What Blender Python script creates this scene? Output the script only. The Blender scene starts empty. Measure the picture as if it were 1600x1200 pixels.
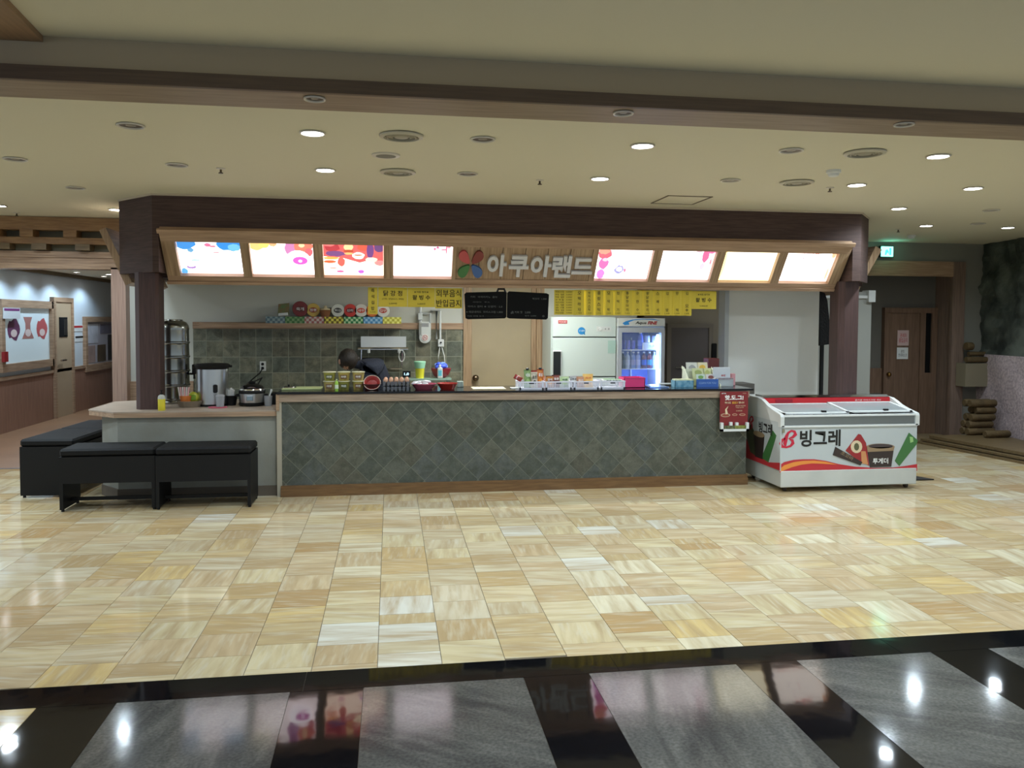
import bpy, math, random
from mathutils import Vector, Matrix
random.seed(7)
S = bpy.context.scene
COL = S.collection

# ------------------------------------------------------------------ camera
F, PX, PY, H = 1256.0, 800.0, 552.0, 1.70
dY = Vector((-190, PY-500, -F)).normalized()
dX = Vector((8300, PY-541, -F)); dX = (dX-dY*dX.dot(dY)).normalized()
dZ = dX.cross(dY)
RM = Matrix((dX, dY, dZ))
EYE = Vector((0, 0, H))
cd = bpy.data.cameras.new('camera'); cam = bpy.data.objects.new('camera', cd); COL.objects.link(cam)
cd.sensor_width = 36; cd.lens = F/1600*36; cd.shift_y = -(600-PY)/1600; cd.clip_start = .05; cd.clip_end = 100
cam.matrix_world = Matrix.Translation(EYE) @ RM.to_4x4()
S.camera = cam

# ------------------------------------------------------------------ world, exposure, lights
S.view_settings.view_transform = 'Standard'; S.view_settings.look = 'None'
S.view_settings.gamma = 1; S.view_settings.use_curve_mapping = False
S.view_settings.exposure = 1.03
WORLD_STRENGTH = 0.36
wd = bpy.data.worlds.new('hall'); S.world = wd; wd.use_nodes = True
wd.node_tree.nodes['Background'].inputs[0].default_value = (.80, .97, 1.14, 1)
wd.node_tree.nodes['Background'].inputs[1].default_value = WORLD_STRENGTH
LAMP_W = 46.0          # each lit ceiling downlight
LOBBY_FILL_W = 94.0         # each unseen spot added behind the camera as fill light
KITCHEN_W = 24.0       # fluorescent fitting over the serving kitchen
CORRIDOR_W = 17.0

def spot(x, y, z, w, col=(.80, .97, 1.1), ang=160, blend=1, size=.05, tilt=None):
    l = bpy.data.lights.new('spot_beam', 'SPOT'); l.energy = w; l.color = col
    l.spot_size = math.radians(ang); l.spot_blend = blend; l.shadow_soft_size = size
    o = bpy.data.objects.new('spot_beam', l); COL.objects.link(o); o.location = (x, y, z)
    if tilt: o.rotation_euler = tilt
    return o
def area(x, y, z, sx, sy, w, col=(1, 1, 1), rot=(0, 0, 0)):
    l = bpy.data.lights.new('tube_light', 'AREA'); l.shape = 'RECTANGLE'; l.size = sx; l.size_y = sy
    l.energy = w; l.color = col
    o = bpy.data.objects.new('tube_light', l); COL.objects.link(o); o.location = (x, y, z); o.rotation_euler = rot
    return o
CZ = 2.87
# ------------------------------------------------------------------ pixel rays to points on real planes
def ray(x, y): return RM @ Vector(((x-PX)/F, (PY-y)/F, -1.0))
def atY(x, y, Y): r = ray(x, y); return EYE + r*(Y/r.y)
def atZ(x, y, Z): r = ray(x, y); return EYE + r*((Z-H)/r.z)
def atX(x, y, X): r = ray(x, y); return EYE + r*(X/r.x)

# ------------------------------------------------------------------ materials
MATS = {}
def lin(c):
    return tuple(((v/255+.055)/1.055)**2.4 if v/255 > .04045 else v/255/12.92 for v in c)
def mat(name, rgb=None, rough=.5, metal=0, emit=None, estr=1, var=.0, vscale=6, bump=0, bscale=40, stretch=(1, 1, 1),
        alpha=1, trans=0, spec=.5, rgb2=None, coat=0):
    """rgb is sRGB 0-255; var mixes towards rgb2 (or a darker tone) by noise"""
    if name in MATS: return MATS[name]
    m = bpy.data.materials.new(name); m.use_nodes = True; MATS[name] = m
    nt = m.node_tree; N = nt.nodes; L = nt.links; b = N['Principled BSDF']
    c = lin(rgb) if rgb else (.5, .5, .5)
    b.inputs['Base Color'].default_value = (*c, 1); b.inputs['Roughness'].default_value = rough
    b.inputs['Metallic'].default_value = metal; b.inputs['Specular IOR Level'].default_value = spec
    if coat: b.inputs['Coat Weight'].default_value = coat; b.inputs['Coat Roughness'].default_value = .05
    if trans: b.inputs['Transmission Weight'].default_value = trans; b.inputs['IOR'].default_value = 1.2
    if alpha < 1: b.inputs['Alpha'].default_value = alpha
    if emit: b.inputs['Emission Color'].default_value = (*lin(emit), 1); b.inputs['Emission Strength'].default_value = estr
    if var or bump:
        tc = N.new('ShaderNodeTexCoord'); mp = N.new('ShaderNodeMapping'); L.new(tc.outputs['Object'], mp.inputs[0])
        mp.inputs['Scale'].default_value = stretch
    if var:
        n = N.new('ShaderNodeTexNoise'); n.inputs['Scale'].default_value = vscale; n.inputs['Detail'].default_value = 5
        L.new(mp.outputs[0], n.inputs[0])
        mx = N.new('ShaderNodeMix'); mx.data_type = 'RGBA'
        cr = N.new('ShaderNodeValToRGB'); cr.color_ramp.elements[0].position = .35; cr.color_ramp.elements[1].position = .68
        cr.color_ramp.elements[0].color = (0, 0, 0, 1); cr.color_ramp.elements[1].color = (var, var, var, 1)
        L.new(n.outputs[0], cr.inputs[0]); L.new(cr.outputs[0], mx.inputs[0])
        mx.inputs[6].default_value = (*c, 1); c2 = lin(rgb2) if rgb2 else tuple(v*.45 for v in c); mx.inputs[7].default_value = (*c2, 1)
        L.new(mx.outputs[2], b.inputs['Base Color'])
    if bump:
        n = N.new('ShaderNodeTexNoise'); n.inputs['Scale'].default_value = bscale; n.inputs['Detail'].default_value = 4
        L.new(mp.outputs[0], n.inputs[0]); bp = N.new('ShaderNodeBump'); bp.inputs['Strength'].default_value = bump
        bp.inputs['Distance'].default_value = .02; L.new(n.outputs[0], bp.inputs['Height']); L.new(bp.outputs[0], b.inputs['Normal'])
    return m
def wood(name, rgb, rgb2, stretch, rough=.45, scale=3, spec=.4):
    return mat(name, rgb, rough, var=.8, vscale=scale, stretch=stretch, rgb2=rgb2, spec=spec)
def tile_mat(name, rough, streak, vein, spec=.5, amt=.5, stretch=(2.2, 11, 2), nscale=1.2, rvar=0, spk=0):
    """polished stone: colour from the piece's own 'tint' attribute, streaked and veined"""
    m = bpy.data.materials.new(name); m.use_nodes = True; MATS[name] = m
    nt = m.node_tree; N = nt.nodes; L = nt.links; b = N['Principled BSDF']
    b.inputs['Roughness'].default_value = rough; b.inputs['Specular IOR Level'].default_value = spec
    at = N.new('ShaderNodeAttribute'); at.attribute_name = 'tint'
    ge = N.new('ShaderNodeNewGeometry')
    vr = N.new('ShaderNodeVectorRotate'); vr.rotation_type = 'Z_AXIS'
    mg = N.new('ShaderNodeMath'); mg.operation = 'GREATER_THAN'; mg.inputs[1].default_value = .62; L.new(at.outputs['Alpha'], mg.inputs[0])
    mh = N.new('ShaderNodeMath'); mh.operation = 'MULTIPLY'; mh.inputs[1].default_value = 1.35 if name == 'onyx_marble' else 0; L.new(mg.outputs[0], mh.inputs[0])
    ma = N.new('ShaderNodeMath'); ma.operation = 'MULTIPLY_ADD'; ma.inputs[1].default_value = .35; L.new(mh.outputs[0], ma.inputs[2])
    if name == 'grey_granite': mh.operation = 'ADD'; mh.inputs[1].default_value = .5
    L.new(at.outputs['Alpha'], ma.inputs[0]); L.new(ma.outputs[0], vr.inputs['Angle']); L.new(ge.outputs['Position'], vr.inputs['Vector'])
    mp = N.new('ShaderNodeMapping'); mp.inputs['Scale'].default_value = stretch; L.new(vr.outputs[0], mp.inputs[0])
    n = N.new('ShaderNodeTexNoise'); n.noise_dimensions = '4D'; n.inputs['Scale'].default_value = nscale; n.inputs['Detail'].default_value = 6
    n.inputs['Distortion'].default_value = .6
    mw = N.new('ShaderNodeMath'); mw.operation = 'MULTIPLY'; mw.inputs[1].default_value = 60; L.new(at.outputs['Alpha'], mw.inputs[0])
    L.new(mw.outputs[0], n.inputs['W']); L.new(mp.outputs[0], n.inputs['Vector'])
    cr = N.new('ShaderNodeValToRGB'); e = cr.color_ramp.elements; e[0].position = .38; e[1].position = .66
    e[0].color = (0, 0, 0, 1); e[1].color = (amt, amt, amt, 1)
    L.new(n.outputs[0], cr.inputs[0])
    mx = N.new('ShaderNodeMix'); mx.data_type = 'RGBA'; L.new(cr.outputs[0], mx.inputs[0]); L.new(at.outputs['Color'], mx.inputs[6])
    mx.inputs[7].default_value = (*lin(streak), 1)
    n2 = N.new('ShaderNodeTexNoise'); n2.noise_dimensions = '4D'; n2.inputs['Scale'].default_value = 3; n2.inputs['Detail'].default_value = 8
    L.new(mw.outputs[0], n2.inputs['W']); L.new(mp.outputs[0], n2.inputs['Vector'])
    cr2 = N.new('ShaderNodeValToRGB'); e = cr2.color_ramp.elements; e[0].position = .5; e[1].position = .75
    e[0].color = (0, 0, 0, 1); e[1].color = (.55, .55, .55, 1); L.new(n2.outputs[0], cr2.inputs[0])
    m2 = N.new('ShaderNodeMix'); m2.data_type = 'RGBA'; L.new(cr2.outputs[0], m2.inputs[0]); L.new(mx.outputs[2], m2.inputs[6])
    m2.inputs[7].default_value = (*lin(vein), 1)
    out = m2.outputs[2]
    if spk:
        n3 = N.new('ShaderNodeTexNoise'); n3.inputs['Scale'].default_value = 70; n3.inputs['Detail'].default_value = 3; L.new(ge.outputs['Position'], n3.inputs['Vector'])
        cr3 = N.new('ShaderNodeValToRGB'); e = cr3.color_ramp.elements; e[0].position = .35; e[1].position = .65
        e[0].color = (1-spk,)*3+(1,); e[1].color = (1+spk,)*3+(1,); L.new(n3.outputs[0], cr3.inputs[0])
        m3 = N.new('ShaderNodeMix'); m3.data_type = 'RGBA'; m3.blend_type = 'MULTIPLY'; m3.inputs[0].default_value = 1
        L.new(out, m3.inputs[6]); L.new(cr3.outputs[0], m3.inputs[7]); out = m3.outputs[2]
    L.new(out, b.inputs['Base Color'])
    # slight waviness of a hand-polished floor
    n4 = N.new('ShaderNodeTexNoise'); n4.inputs['Scale'].default_value = 5; L.new(ge.outputs['Position'], n4.inputs['Vector'])
    bp = N.new('ShaderNodeBump'); bp.inputs['Strength'].default_value = .03; bp.inputs['Distance'].default_value = .02
    L.new(n4.outputs[0], bp.inputs['Height']); L.new(bp.outputs[0], b.inputs['Normal'])
    return m

# ------------------------------------------------------------------ object helpers
W = {}     # object name -> world matrix of its local frame
def thing(name, label, cat, loc=(0, 0, 0), rot=(0, 0, 0), group=None, kind=None):
    o = bpy.data.objects.new(name, None); COL.objects.link(o); o.location = loc; o.rotation_euler = rot
    o.empty_display_size = .1
    m = Matrix.Translation(Vector(loc)) @ __import__('mathutils').Euler(rot).to_matrix().to_4x4(); W[o.name] = m
    tag(o, label, cat, group, kind); return o
def tag(o, label=None, cat=None, group=None, kind=None):
    if label: o['label'] = label
    if cat: o['category'] = cat
    if group: o['group'] = group
    if kind: o['kind'] = kind
    return o
class MB:
    def __init__(s): s.v = []; s.f = []; s.smooth = False
    def poly(s, pts, faces):
        k = len(s.v); s.v += [Vector(p) for p in pts]; s.f += [tuple(i+k for i in f) for f in faces]; return s
    def box(s, x0, x1, y0, y1, z0, z1):
        return s.poly([(x0, y0, z0), (x1, y0, z0), (x1, y1, z0), (x0, y1, z0), (x0, y0, z1), (x1, y0, z1), (x1, y1, z1), (x0, y1, z1)],
                      [(0, 3, 2, 1), (4, 5, 6, 7), (0, 1, 5, 4), (1, 2, 6, 5), (2, 3, 7, 6), (3, 0, 4, 7)])
    def cbox(s, x0, x1, y0, y1, z0, z1, c):
        """box with all twelve edges chamfered by c"""
        import itertools
        P = []; 
        def ring(z, i):
            return [(x0+i, y0+i+0, z)]
        k = len(s.v)
        lv = [(z0, c), (z0+c, 0), (z1-c, 0), (z1, c)]
        for z, q in lv:
            P += [(x0+c, y0+q, z), (x1-c, y0+q, z), (x1-q, y0+c, z), (x1-q, y1-c, z), (x1-c, y1-q, z), (x0+c, y1-q, z), (x0+q, y1-c, z), (x0+q, y0+c, z)]
        fs = [tuple(range(7, -1, -1)), tuple(range(24, 32))]
        for l in range(3):
            for i in range(8): j = (i+1) % 8; fs.append((l*8+i, l*8+j, l*8+8+j, l*8+8+i))
        return s.poly(P, fs)
    def prism(s, pts, a, b, axis='Y'):
        """2D polygon extruded along an axis. Y: pts=(x,z); X: pts=(y,z); Z: pts=(x,y)"""
        n = len(pts)
        def q(p, t): return {'Y': (p[0], t, p[1]), 'X': (t, p[0], p[1]), 'Z': (p[0], p[1], t)}[axis]
        P = [q(p, a) for p in pts]+[q(p, b) for p in pts]
        fs = [tuple(range(n)), tuple(range(2*n-1, n-1, -1))]+[(i, i+n, (i+1) % n+n, (i+1) % n) for i in range(n)]
        return s.poly(P, fs)
    def lathe(s, prof, c=(0, 0, 0), seg=20, axis='Z', sx=1, sy=1):
        c = Vector(c); P = []
        for r, z in prof:
            for i in range(seg):
                a = 2*math.pi*i/seg; x, y = r*math.cos(a)*sx, r*math.sin(a)*sy
                v = Vector((x, y, z)) if axis == 'Z' else (Vector((x, -z, y)) if axis == 'Y' else Vector((z, x, y)))
                P.append(c+v)
        fs = []
        for k in range(len(prof)-1):
            for i in range(seg):
                j = (i+1) % seg; fs.append((k*seg+i, k*seg+j, (k+1)*seg+j, (k+1)*seg+i))
        fs.append(tuple(range(seg-1, -1, -1))); n = (len(prof)-1)*seg; fs.append(tuple(range(n, n+seg)))
        s.smooth = True; return s.poly(P, fs)
    def tube(s, pts, r, seg=8, closed=False):
        pts = [Vector(p) for p in pts]; n = len(pts); P = []
        for i, p in enumerate(pts):
            a = pts[i-1] if (i or closed) else p; b = pts[(i+1) % n] if (i < n-1 or closed) else p
            t = (b-a).normalized(); u = t.cross(Vector((0, 0, 1)))
            if u.length < .1: u = t.cross(Vector((1, 0, 0)))
            u.normalize(); w = t.cross(u); rr = r[i] if isinstance(r, (list, tuple)) else r
            P += [p+u*rr*math.cos(2*math.pi*k/seg)+w*rr*math.sin(2*math.pi*k/seg) for k in range(seg)]
        fs = []
        for i in range(n if closed else n-1):
            j = (i+1) % n
            for k in range(seg): l = (k+1) % seg; fs.append((i*seg+k, i*seg+l, j*seg+l, j*seg+k))
        if not closed: fs += [tuple(range(seg-1, -1, -1)), tuple(range((n-1)*seg, n*seg))]
        s.smooth = True; return s.poly(P, fs)
    def sphere(s, c, r, su=14, sv=9, sc=(1, 1, 1)):
        prof = [(max(.0005, math.sin(math.pi*i/sv)), -math.cos(math.pi*i/sv)) for i in range(sv+1)]
        k = len(s.v); s.lathe(prof, (0, 0, 0), su)
        for i in range(k, len(s.v)): s.v[i] = Vector((s.v[i].x*r*sc[0], s.v[i].y*r*sc[1], s.v[i].z*r*sc[2]))+Vector(c)
        return s
    def build(s, name, m, parent=None, local=False, tint=None, label=None, cat=None, group=None, kind=None, fix=True):
        Mi = None
        if parent is not None and not local: Mi = W[parent.name].inverted()
        vs = [Mi @ v if Mi else v for v in s.v]
        me = bpy.data.meshes.new(name)
        off = Vector((0, 0, 0))
        if parent is None and not local and vs:      # top-level mesh: origin at its base
            xs = [v.x for v in vs]; ys = [v.y for v in vs]; zs = [v.z for v in vs]
            off = Vector(((min(xs)+max(xs))/2, (min(ys)+max(ys))/2, min(zs))); vs = [v-off for v in vs]
        me.from_pydata([tuple(v) for v in vs], [], s.f); me.materials.append(m)
        if fix:
            import bmesh
            bm = bmesh.new(); bm.from_mesh(me); bmesh.ops.recalc_face_normals(bm, faces=bm.faces[:]); bm.to_mesh(me); bm.free()
        if s.smooth: me.shade_smooth(); me.set_sharp_from_angle(angle=math.radians(38))
        if tint is not None:
            a = me.attributes.new('tint', 'FLOAT_COLOR', 'CORNER')
            if isinstance(tint, list):      # one colour per face
                buf = []
                for p, t in zip(me.polygons, tint): buf += list(t)*p.loop_total
            else: buf = list(tint)*len(me.loops)
            a.data.foreach_set('color', buf)
        o = bpy.data.objects.new(name, me); COL.objects.link(o)
        if parent is not None: o.parent = parent; W[o.name] = W[parent.name]
        else: o.location = off; W[o.name] = Matrix.Translation(off)
        return tag(o, label, cat, group, kind)
def box(x0, x1, y0, y1, z0, z1, name, m, parent=None, **k): return MB().box(x0, x1, y0, y1, z0, z1).build(name, m, parent, **k)
def kids(o): return CH.get(o.name, [])
CH = {}
def index_children():
    CH.clear()
    for o in bpy.data.objects:
        if o.parent: CH.setdefault(o.parent.name, []).append(o)
def dup(o, loc, rot=None, label=None, parent=None, **k):
    c = o.copy(); COL.objects.link(c)
    if parent is None:
        if loc is not None: c.location = loc
        if rot is not None: c.rotation_euler = rot
    else: c.parent = parent
    if label: c['label'] = label
    for ch in list(kids(o)): dup(ch, None, parent=c)
    return c
def text(s, cx, cz, y, m, parent, h=None, w=None, bold=0, depth=.001, shear=0, name='lettering', basis=None, local=False, rot=0, label=None, sp=1):
    """flat lettering facing -Y, centred at (cx, cz) on plane y; basis=(origin,u,v,n) puts it on another plane"""
    cu = bpy.data.curves.new('t', 'FONT'); cu.body = s; cu.size = 1; cu.offset = bold; cu.shear = shear
    cu.align_x = 'CENTER'; cu.resolution_u = 3; cu.space_line = sp
    o = bpy.data.objects.new('t', cu); me = bpy.data.meshes.new_from_object(o); 
    bpy.data.objects.remove(o); bpy.data.curves.remove(cu)
    P = [v.co.copy() for v in me.vertices]; fs = [tuple(p.vertices) for p in me.polygons]; bpy.data.meshes.remove(me)
    if not P: return None
    x0, x1 = min(p.x for p in P), max(p.x for p in P); y0, y1 = min(p.y for p in P), max(p.y for p in P)
    kx = ky = None
    if h: ky = h/(y1-y0)
    if w: kx = w/(x1-x0)
    kx = kx or ky; ky = ky or kx
    mb = MB(); ca, sa = math.cos(rot), math.sin(rot); Q = []
    for t in (0, depth):
        for p in P:
            a, b = (p.x-(x0+x1)/2)*kx, (p.y-(y0+y1)/2)*ky; a, b = a*ca-b*sa, a*sa+b*ca
            if basis: o_, u_, v_, n_ = basis; Q.append(o_+u_*(cx+a)+v_*(cz+b)+n_*(y+t))
            else: Q.append(Vector((cx+a, y-t, cz+b)))
    n = len(P); fs2 = [tuple(i+n for i in f) for f in fs]
    from collections import Counter
    if depth > .002:
        ed = Counter(); dr = {}
        for f in fs:
            for i in range(len(f)):
                a, b = f[i], f[(i+1) % len(f)]; ed[frozenset((a, b))] += 1; dr[frozenset((a, b))] = (a, b)
        for k_, c in ed.items():
            if c == 1: a, b = dr[k_]; fs2.append((a, b, b+n, a+n))
    mb.poly(Q, fs2)
    if depth > .002: pass
    return mb.build(name, m, parent, local=local, fix=False, label=label)
def flat(pts, y, m, parent, name='print', t=.001, local=False, **k):
    """thin printed shape on a plane facing -Y; pts=(x,z)"""
    return MB().prism(pts, y-t, y, 'Y').build(name, m, parent, local=local, **k)
def ell(cx, cz, rx, rz, n=20, a0=0): return [(cx+rx*math.cos(a0+2*math.pi*i/n), cz+rz*math.sin(a0+2*math.pi*i/n)) for i in range(n)]
def clip(poly, x0, x1, y0, y1):
    def cut(P, f, g):
        R = []
        for i in range(len(P)):
            a, b = P[i-1], P[i]; fa, fb = f(a), f(b)
            if (fa >= 0) != (fb >= 0): t = fa/(fa-fb); R.append((a[0]+(b[0]-a[0])*t, a[1]+(b[1]-a[1])*t))
            if fb >= 0: R.append(b)
        return R
    for f in (lambda p: p[0]-x0, lambda p: x1-p[0], lambda p: p[1]-y0, lambda p: y1-p[1]):
        if len(poly) < 3: return []
        poly = cut(poly, f, None)
    return poly
def area2(P): return abs(sum(P[i-1][0]*P[i][1]-P[i][0]*P[i-1][1] for i in range(len(P))))/2

ords = ['first', 'second', 'third', 'fourth', 'fifth', 'sixth', 'seventh', 'eighth', 'ninth', 'tenth', 'eleventh', 'twelfth']
# palette -----------------------------------------------------------
paint = mat('ceiling_paint', (214, 208, 184), .75, bump=.05, bscale=120)
paintw = mat('wall_paint', (196, 196, 186), .7)
paintg = mat('grey_wall_paint', (128, 126, 116), .7, bump=.05)
woodl = wood('light_wood_trim', (176, 146, 118), (132, 104, 80), (1, 1, 18), .4)
woodlv = wood('light_wood_vertical', (178, 150, 118), (128, 100, 74), (22, 22, 1), .45, 2.5)
woodh = wood('light_wood_horizontal', (180, 150, 122), (140, 110, 86), (1.2, 20, 26), .45, 2.2)
woodp = wood('purple_brown_laminate', (82, 64, 58), (60, 46, 42), (1.5, 1.5, 30), .6, 3, .2)
woodpv = wood('red_brown_pillar', (80, 58, 54), (60, 44, 41), (30, 30, 1.2), .45, 3)
woodo = wood('orange_wood', (176, 118, 62), (132, 84, 42), (2, 14, 14), .5)
woodb = wood('brown_wood', (116, 96, 66), (88, 72, 48), (2, 16, 16), .45)
woodc = wood('corridor_wood', (150, 112, 92), (126, 92, 74), (14, 14, 1), .4, 3)
woodd = wood('door_wood', (120, 94, 76), (96, 74, 58), (14, 14, 1), .45, 3)
blackg = mat('black_granite', (20, 20, 22), .12)
black = mat('black_plastic', (13, 13, 14), .5, spec=.3)
leather = mat('black_leatherette', (14, 14, 15), .6, spec=.25, bump=.25, bscale=200)
steel = mat('brushed_steel', (190, 190, 188), .28, 1, bump=.03, stretch=(1, 1, 40))
dsteel = mat('dark_polished_steel', (150, 150, 144), .22, 1)
chrome = mat('chrome', (215, 215, 215), .12, 1)
white = mat('white_enamel', (206, 208, 204), .35)
whitep = mat('white_plastic', (215, 217, 214), .4)
offw = mat('fridge_white', (196, 206, 200), .35)
blackink = mat('black_ink', (24, 22, 18), .7)
redink = mat('red_ink', (176, 32, 42), .6)
whiteink = mat('white_ink', (232, 232, 228), .6)
yellowp = mat('yellow_paper', (214, 192, 58), .6, var=.4, vscale=1.5, rgb2=(196, 172, 52))
grout = mat('floor_grout', (92, 80, 60), .6)
marble = tile_mat('onyx_marble', .1, (176, 150, 110), (218, 212, 190), amt=.8, stretch=(1.6, 12, 2))
graystone = tile_mat('grey_granite', .1, (56, 54, 52), (116, 112, 104), amt=.75, stretch=(1.2, 5, 2), nscale=1.1, spk=.2, spec=.32)
slate = tile_mat('slate_tile', .42, (64, 68, 56), (112, 112, 98), amt=.7, stretch=(4, 4, 4), nscale=2.5, spec=.35, spk=.12)
slateb = slate

# ================================================================== FLOOR
YB = 3.92   # far edge of the black border band
floor = MB().box(-9, 12, -7, 20, -.12, -.004).build('floor', grout, None, kind='structure')
tones = [(212, 196, 156), (204, 180, 134), (216, 198, 158), (196, 168, 120), (208, 186, 148), (222, 210, 178), (200, 176, 138),
         (214, 186, 128), (190, 164, 122), (206, 190, 156), (226, 222, 206), (186, 152, 104), (210, 196, 166)]
wts = [9, 9, 9, 6, 8, 7, 8, 3, 5, 7, 2.2, 3, 6]
tiles = []
x = -6.0; ci = 0
PITCH = .3163; X0 = -.065
i0 = int((-6.3-X0)/PITCH)
for i in range(i0, 34):
    xa = X0+i*PITCH; y = YB+random.choice([.06, .12, .2, .28])-.3
    while y < 9.75:
        L = random.choice([.3, .3, .3, .25, .25, .2, .3, .15, .34])
        y1 = min(y+L, 9.76); ya = max(y, YB)
        if y1-ya > .03: tiles.append((xa, xa+PITCH, ya, y1))
        y += L
def tone(): c = random.choices(tones, wts)[0]; k = random.uniform(.93, 1.05); return (*[min(1, v*k) for v in lin(c)], random.random())
def seen(t):
    cx, cy = (t[0]+t[1])/2, (t[2]+t[3])/2
    u = cx/cy; return -.80 < u < 1.0
vis = [t for t in tiles if seen(t)]; rest = [t for t in tiles if not seen(t)]
vis.sort(key=lambda t: math.hypot((t[0]+t[1])/2, (t[2]+t[3])/2))
for t in vis[:300]:
    g = .0016
    MB().box(t[0]+g, t[1]-g, t[2]+g, t[3]-g, -.02, random.uniform(-.0004, .0004)).build('tile', marble, floor, tint=tone())
mb = MB(); tn = []
for t in vis[300:]+rest:
    g = .0018; mb.box(t[0]+g, t[1]-g, t[2]+g, t[3]-g, -.02, random.uniform(-.0004, .0004)); c = tone(); tn += [c]*6
mb.build('marble_tiling', marble, floor, tint=tn, kind='stuff', fix=False)
# black border and grey granite paving in front
def slab(x0, x1, y0, y1, m, name, c):
    MB().box(x0+.0012, x1-.0012, y0+.0012, y1-.0012, -.02, 0).build(name, m, floor, tint=(*lin(c), random.random()))
BL = tile_mat('black_granite_paving', .05, (10, 10, 12), (24, 24, 26), amt=.5, spec=.32, spk=.2)
YP = 3.715
xb = [-6.5, -4.9, -3.4, -1.9, -.4, 1.1, 2.6, 4.1, 5.6, 7.1]
for a, b in zip(xb, xb[1:]): slab(a, b, YP, YB, BL, 'border_slab', (15, 15, 17))
grays = [(-4.36, -3.61), (-3.28, -2.53), (-1.2, -.455), (-.125, .625), (.945, 1.695), (2.015, 2.755), (3.085, 3.83), (4.16, 4.9)]
for a, b in grays:
    for y0, y1 in ((2.15, YP), (.55, 2.15), (-1.1, .55)): slab(a, b, y0, y1, graystone, 'granite_slab', random.choice([(94, 92, 86), (88, 86, 80)]))
for a, b in [(-3.61, -3.28), (-1.53, -1.2), (-.455, -.125), (.625, .945), (1.695, 2.015), (2.755, 3.085), (3.83, 4.16)]:
    for y0, y1 in ((1.9, YP), (0, 1.9), (-1.1, 0)): slab(a, b, y0, y1, BL, 'border_slab', (15, 15, 17))
for i in range(3):
    for j in range(9): slab(-2.53+i*.333, -2.53+(i+1)*.333, YP-(j+1)*.3, YP-j*.3, marble, 'tile', random.choice(tones[:9]))
# corridor floor
MB().box(-9, -3.0, 9.80, 20, -.02, .0).build('corridor_flooring', mat('corridor_floor', (150, 112, 82), .35, var=.3, vscale=2), floor)
MB().box(-9, -3.0, 9.76, 9.80, -.02, .002).build('threshold_strip', mat('blue_grey_strip', (72, 74, 86), .4), floor)
MB().box(-3.0, 6.6, 9.762, 12.5, -.02, -.001).build('kitchen_flooring', mat('kitchen_floor', (110, 104, 92), .5), floor)
MB().box(6.6, 11, 9.762, 13.2, -.02, 0).build('alcove_flooring', mat('alcove_floor', (140, 122, 92), .3), floor)

# ================================================================== CEILING
ceiling = MB().box(-9, 12, 4.61, 11.2, CZ, CZ+.12).build('ceiling', paint, None, kind='structure')
# wooden trim under the step, the step's riser and the raised panel near the camera
MB().box(-9, 12, 4.235, 4.612, CZ-.012, CZ+.03).build('trim_1', wood('ceiling_trim_wood', (150, 132, 112), (124, 106, 90), (1.2, 14, 14), .5, 2), None, kind='structure')
MB().box(-9, 12, 4.225, 4.255, CZ-.02, CZ+.05).build('trim_2', mat('dark_wood_lip', (96, 76, 58), .5, var=.5, vscale=3, stretch=(1, 20, 20)), None, kind='structure')
MB().box(-9, 12, 4.245, 4.5, CZ+.05, CZ+.3).build('trim_3', mat('riser_paint', (168, 152, 126), .8), None, kind='structure')
MB().box(-9, 12, -7, 4.26, 3.065, 3.2).build('ceiling_raised', paint, None, kind='structure')
pa, pb = atZ(5, 0, 3.04), atZ(66, 63, 3.04)
dirv = (pa-pb); dirv /= -dirv.y
xa = pb.x+dirv.x*12
trw = mat('coffer_side_wood', (150, 118, 88), .5, var=.5, vscale=3, stretch=(20, 1, 20))
MB().prism([(pb.x, 4.24), (pb.x, pb.y), (pb.x+dirv.x*11, pb.y-11), (-9, pb.y-11), (-9, 4.24)], 3.035, 3.2, 'Z').build('trim_4', trw, None, kind='structure')

# ================================================================== WALLS behind
KW = 10.2
# kitchen rear wall in sections, doorway between 0.92 and 1.94
MB().box(-3.08, .92, KW, KW+.15, 0, CZ).box(1.94, 3.30, KW, KW+.15, 0, CZ).box(.92, 1.94, KW, KW+.15, 2.30, CZ).build('wall_kitchen', paintw, None, kind='structure')
wk = bpy.data.objects['wall_kitchen']
# tiles on the kitchen wall
tp = 25.35/1256*KW/1.0
tx0 = atY(374.4, 533, KW).x; tz0 = atY(500, 533, KW).z
tp = (atY(526.3, 533, KW).x-tx0)/6; tzp = (atY(500, 533, KW).z-atY(500, 582, KW).z)/2
MB().box(-2.36, .92, KW-.0128, KW, .5, 1.585).build('tile_backing', mat('tile_grout', (158, 160, 142), .7), wk)
for i in range(-3, 20):
    for j in range(-4, 2):
        a, b = tx0+i*tp, tx0+(i+1)*tp; c, d = tz0+j*tzp, tz0+(j+1)*tzp
        a, b, c, d = max(a, -2.36), min(b, .92), c, min(d, 1.585)
        if b-a < .02 or d-c < .02 or d < .6: continue
        k = random.choice([(126, 128, 112), (116, 120, 106), (134, 132, 112), (110, 114, 102), (138, 136, 116), (122, 118, 100)])
        MB().box(a+.003, b-.003, KW-.0145, KW-.005, c+.003, d-.003).build('tile', slateb, wk, tint=(*lin(k), random.random()))
# wood strip above the tiles
MB().box(-2.36, .92, KW-.03, KW, 1.585, 1.665).build('trim_5', woodh, None, kind='structure')
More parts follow.
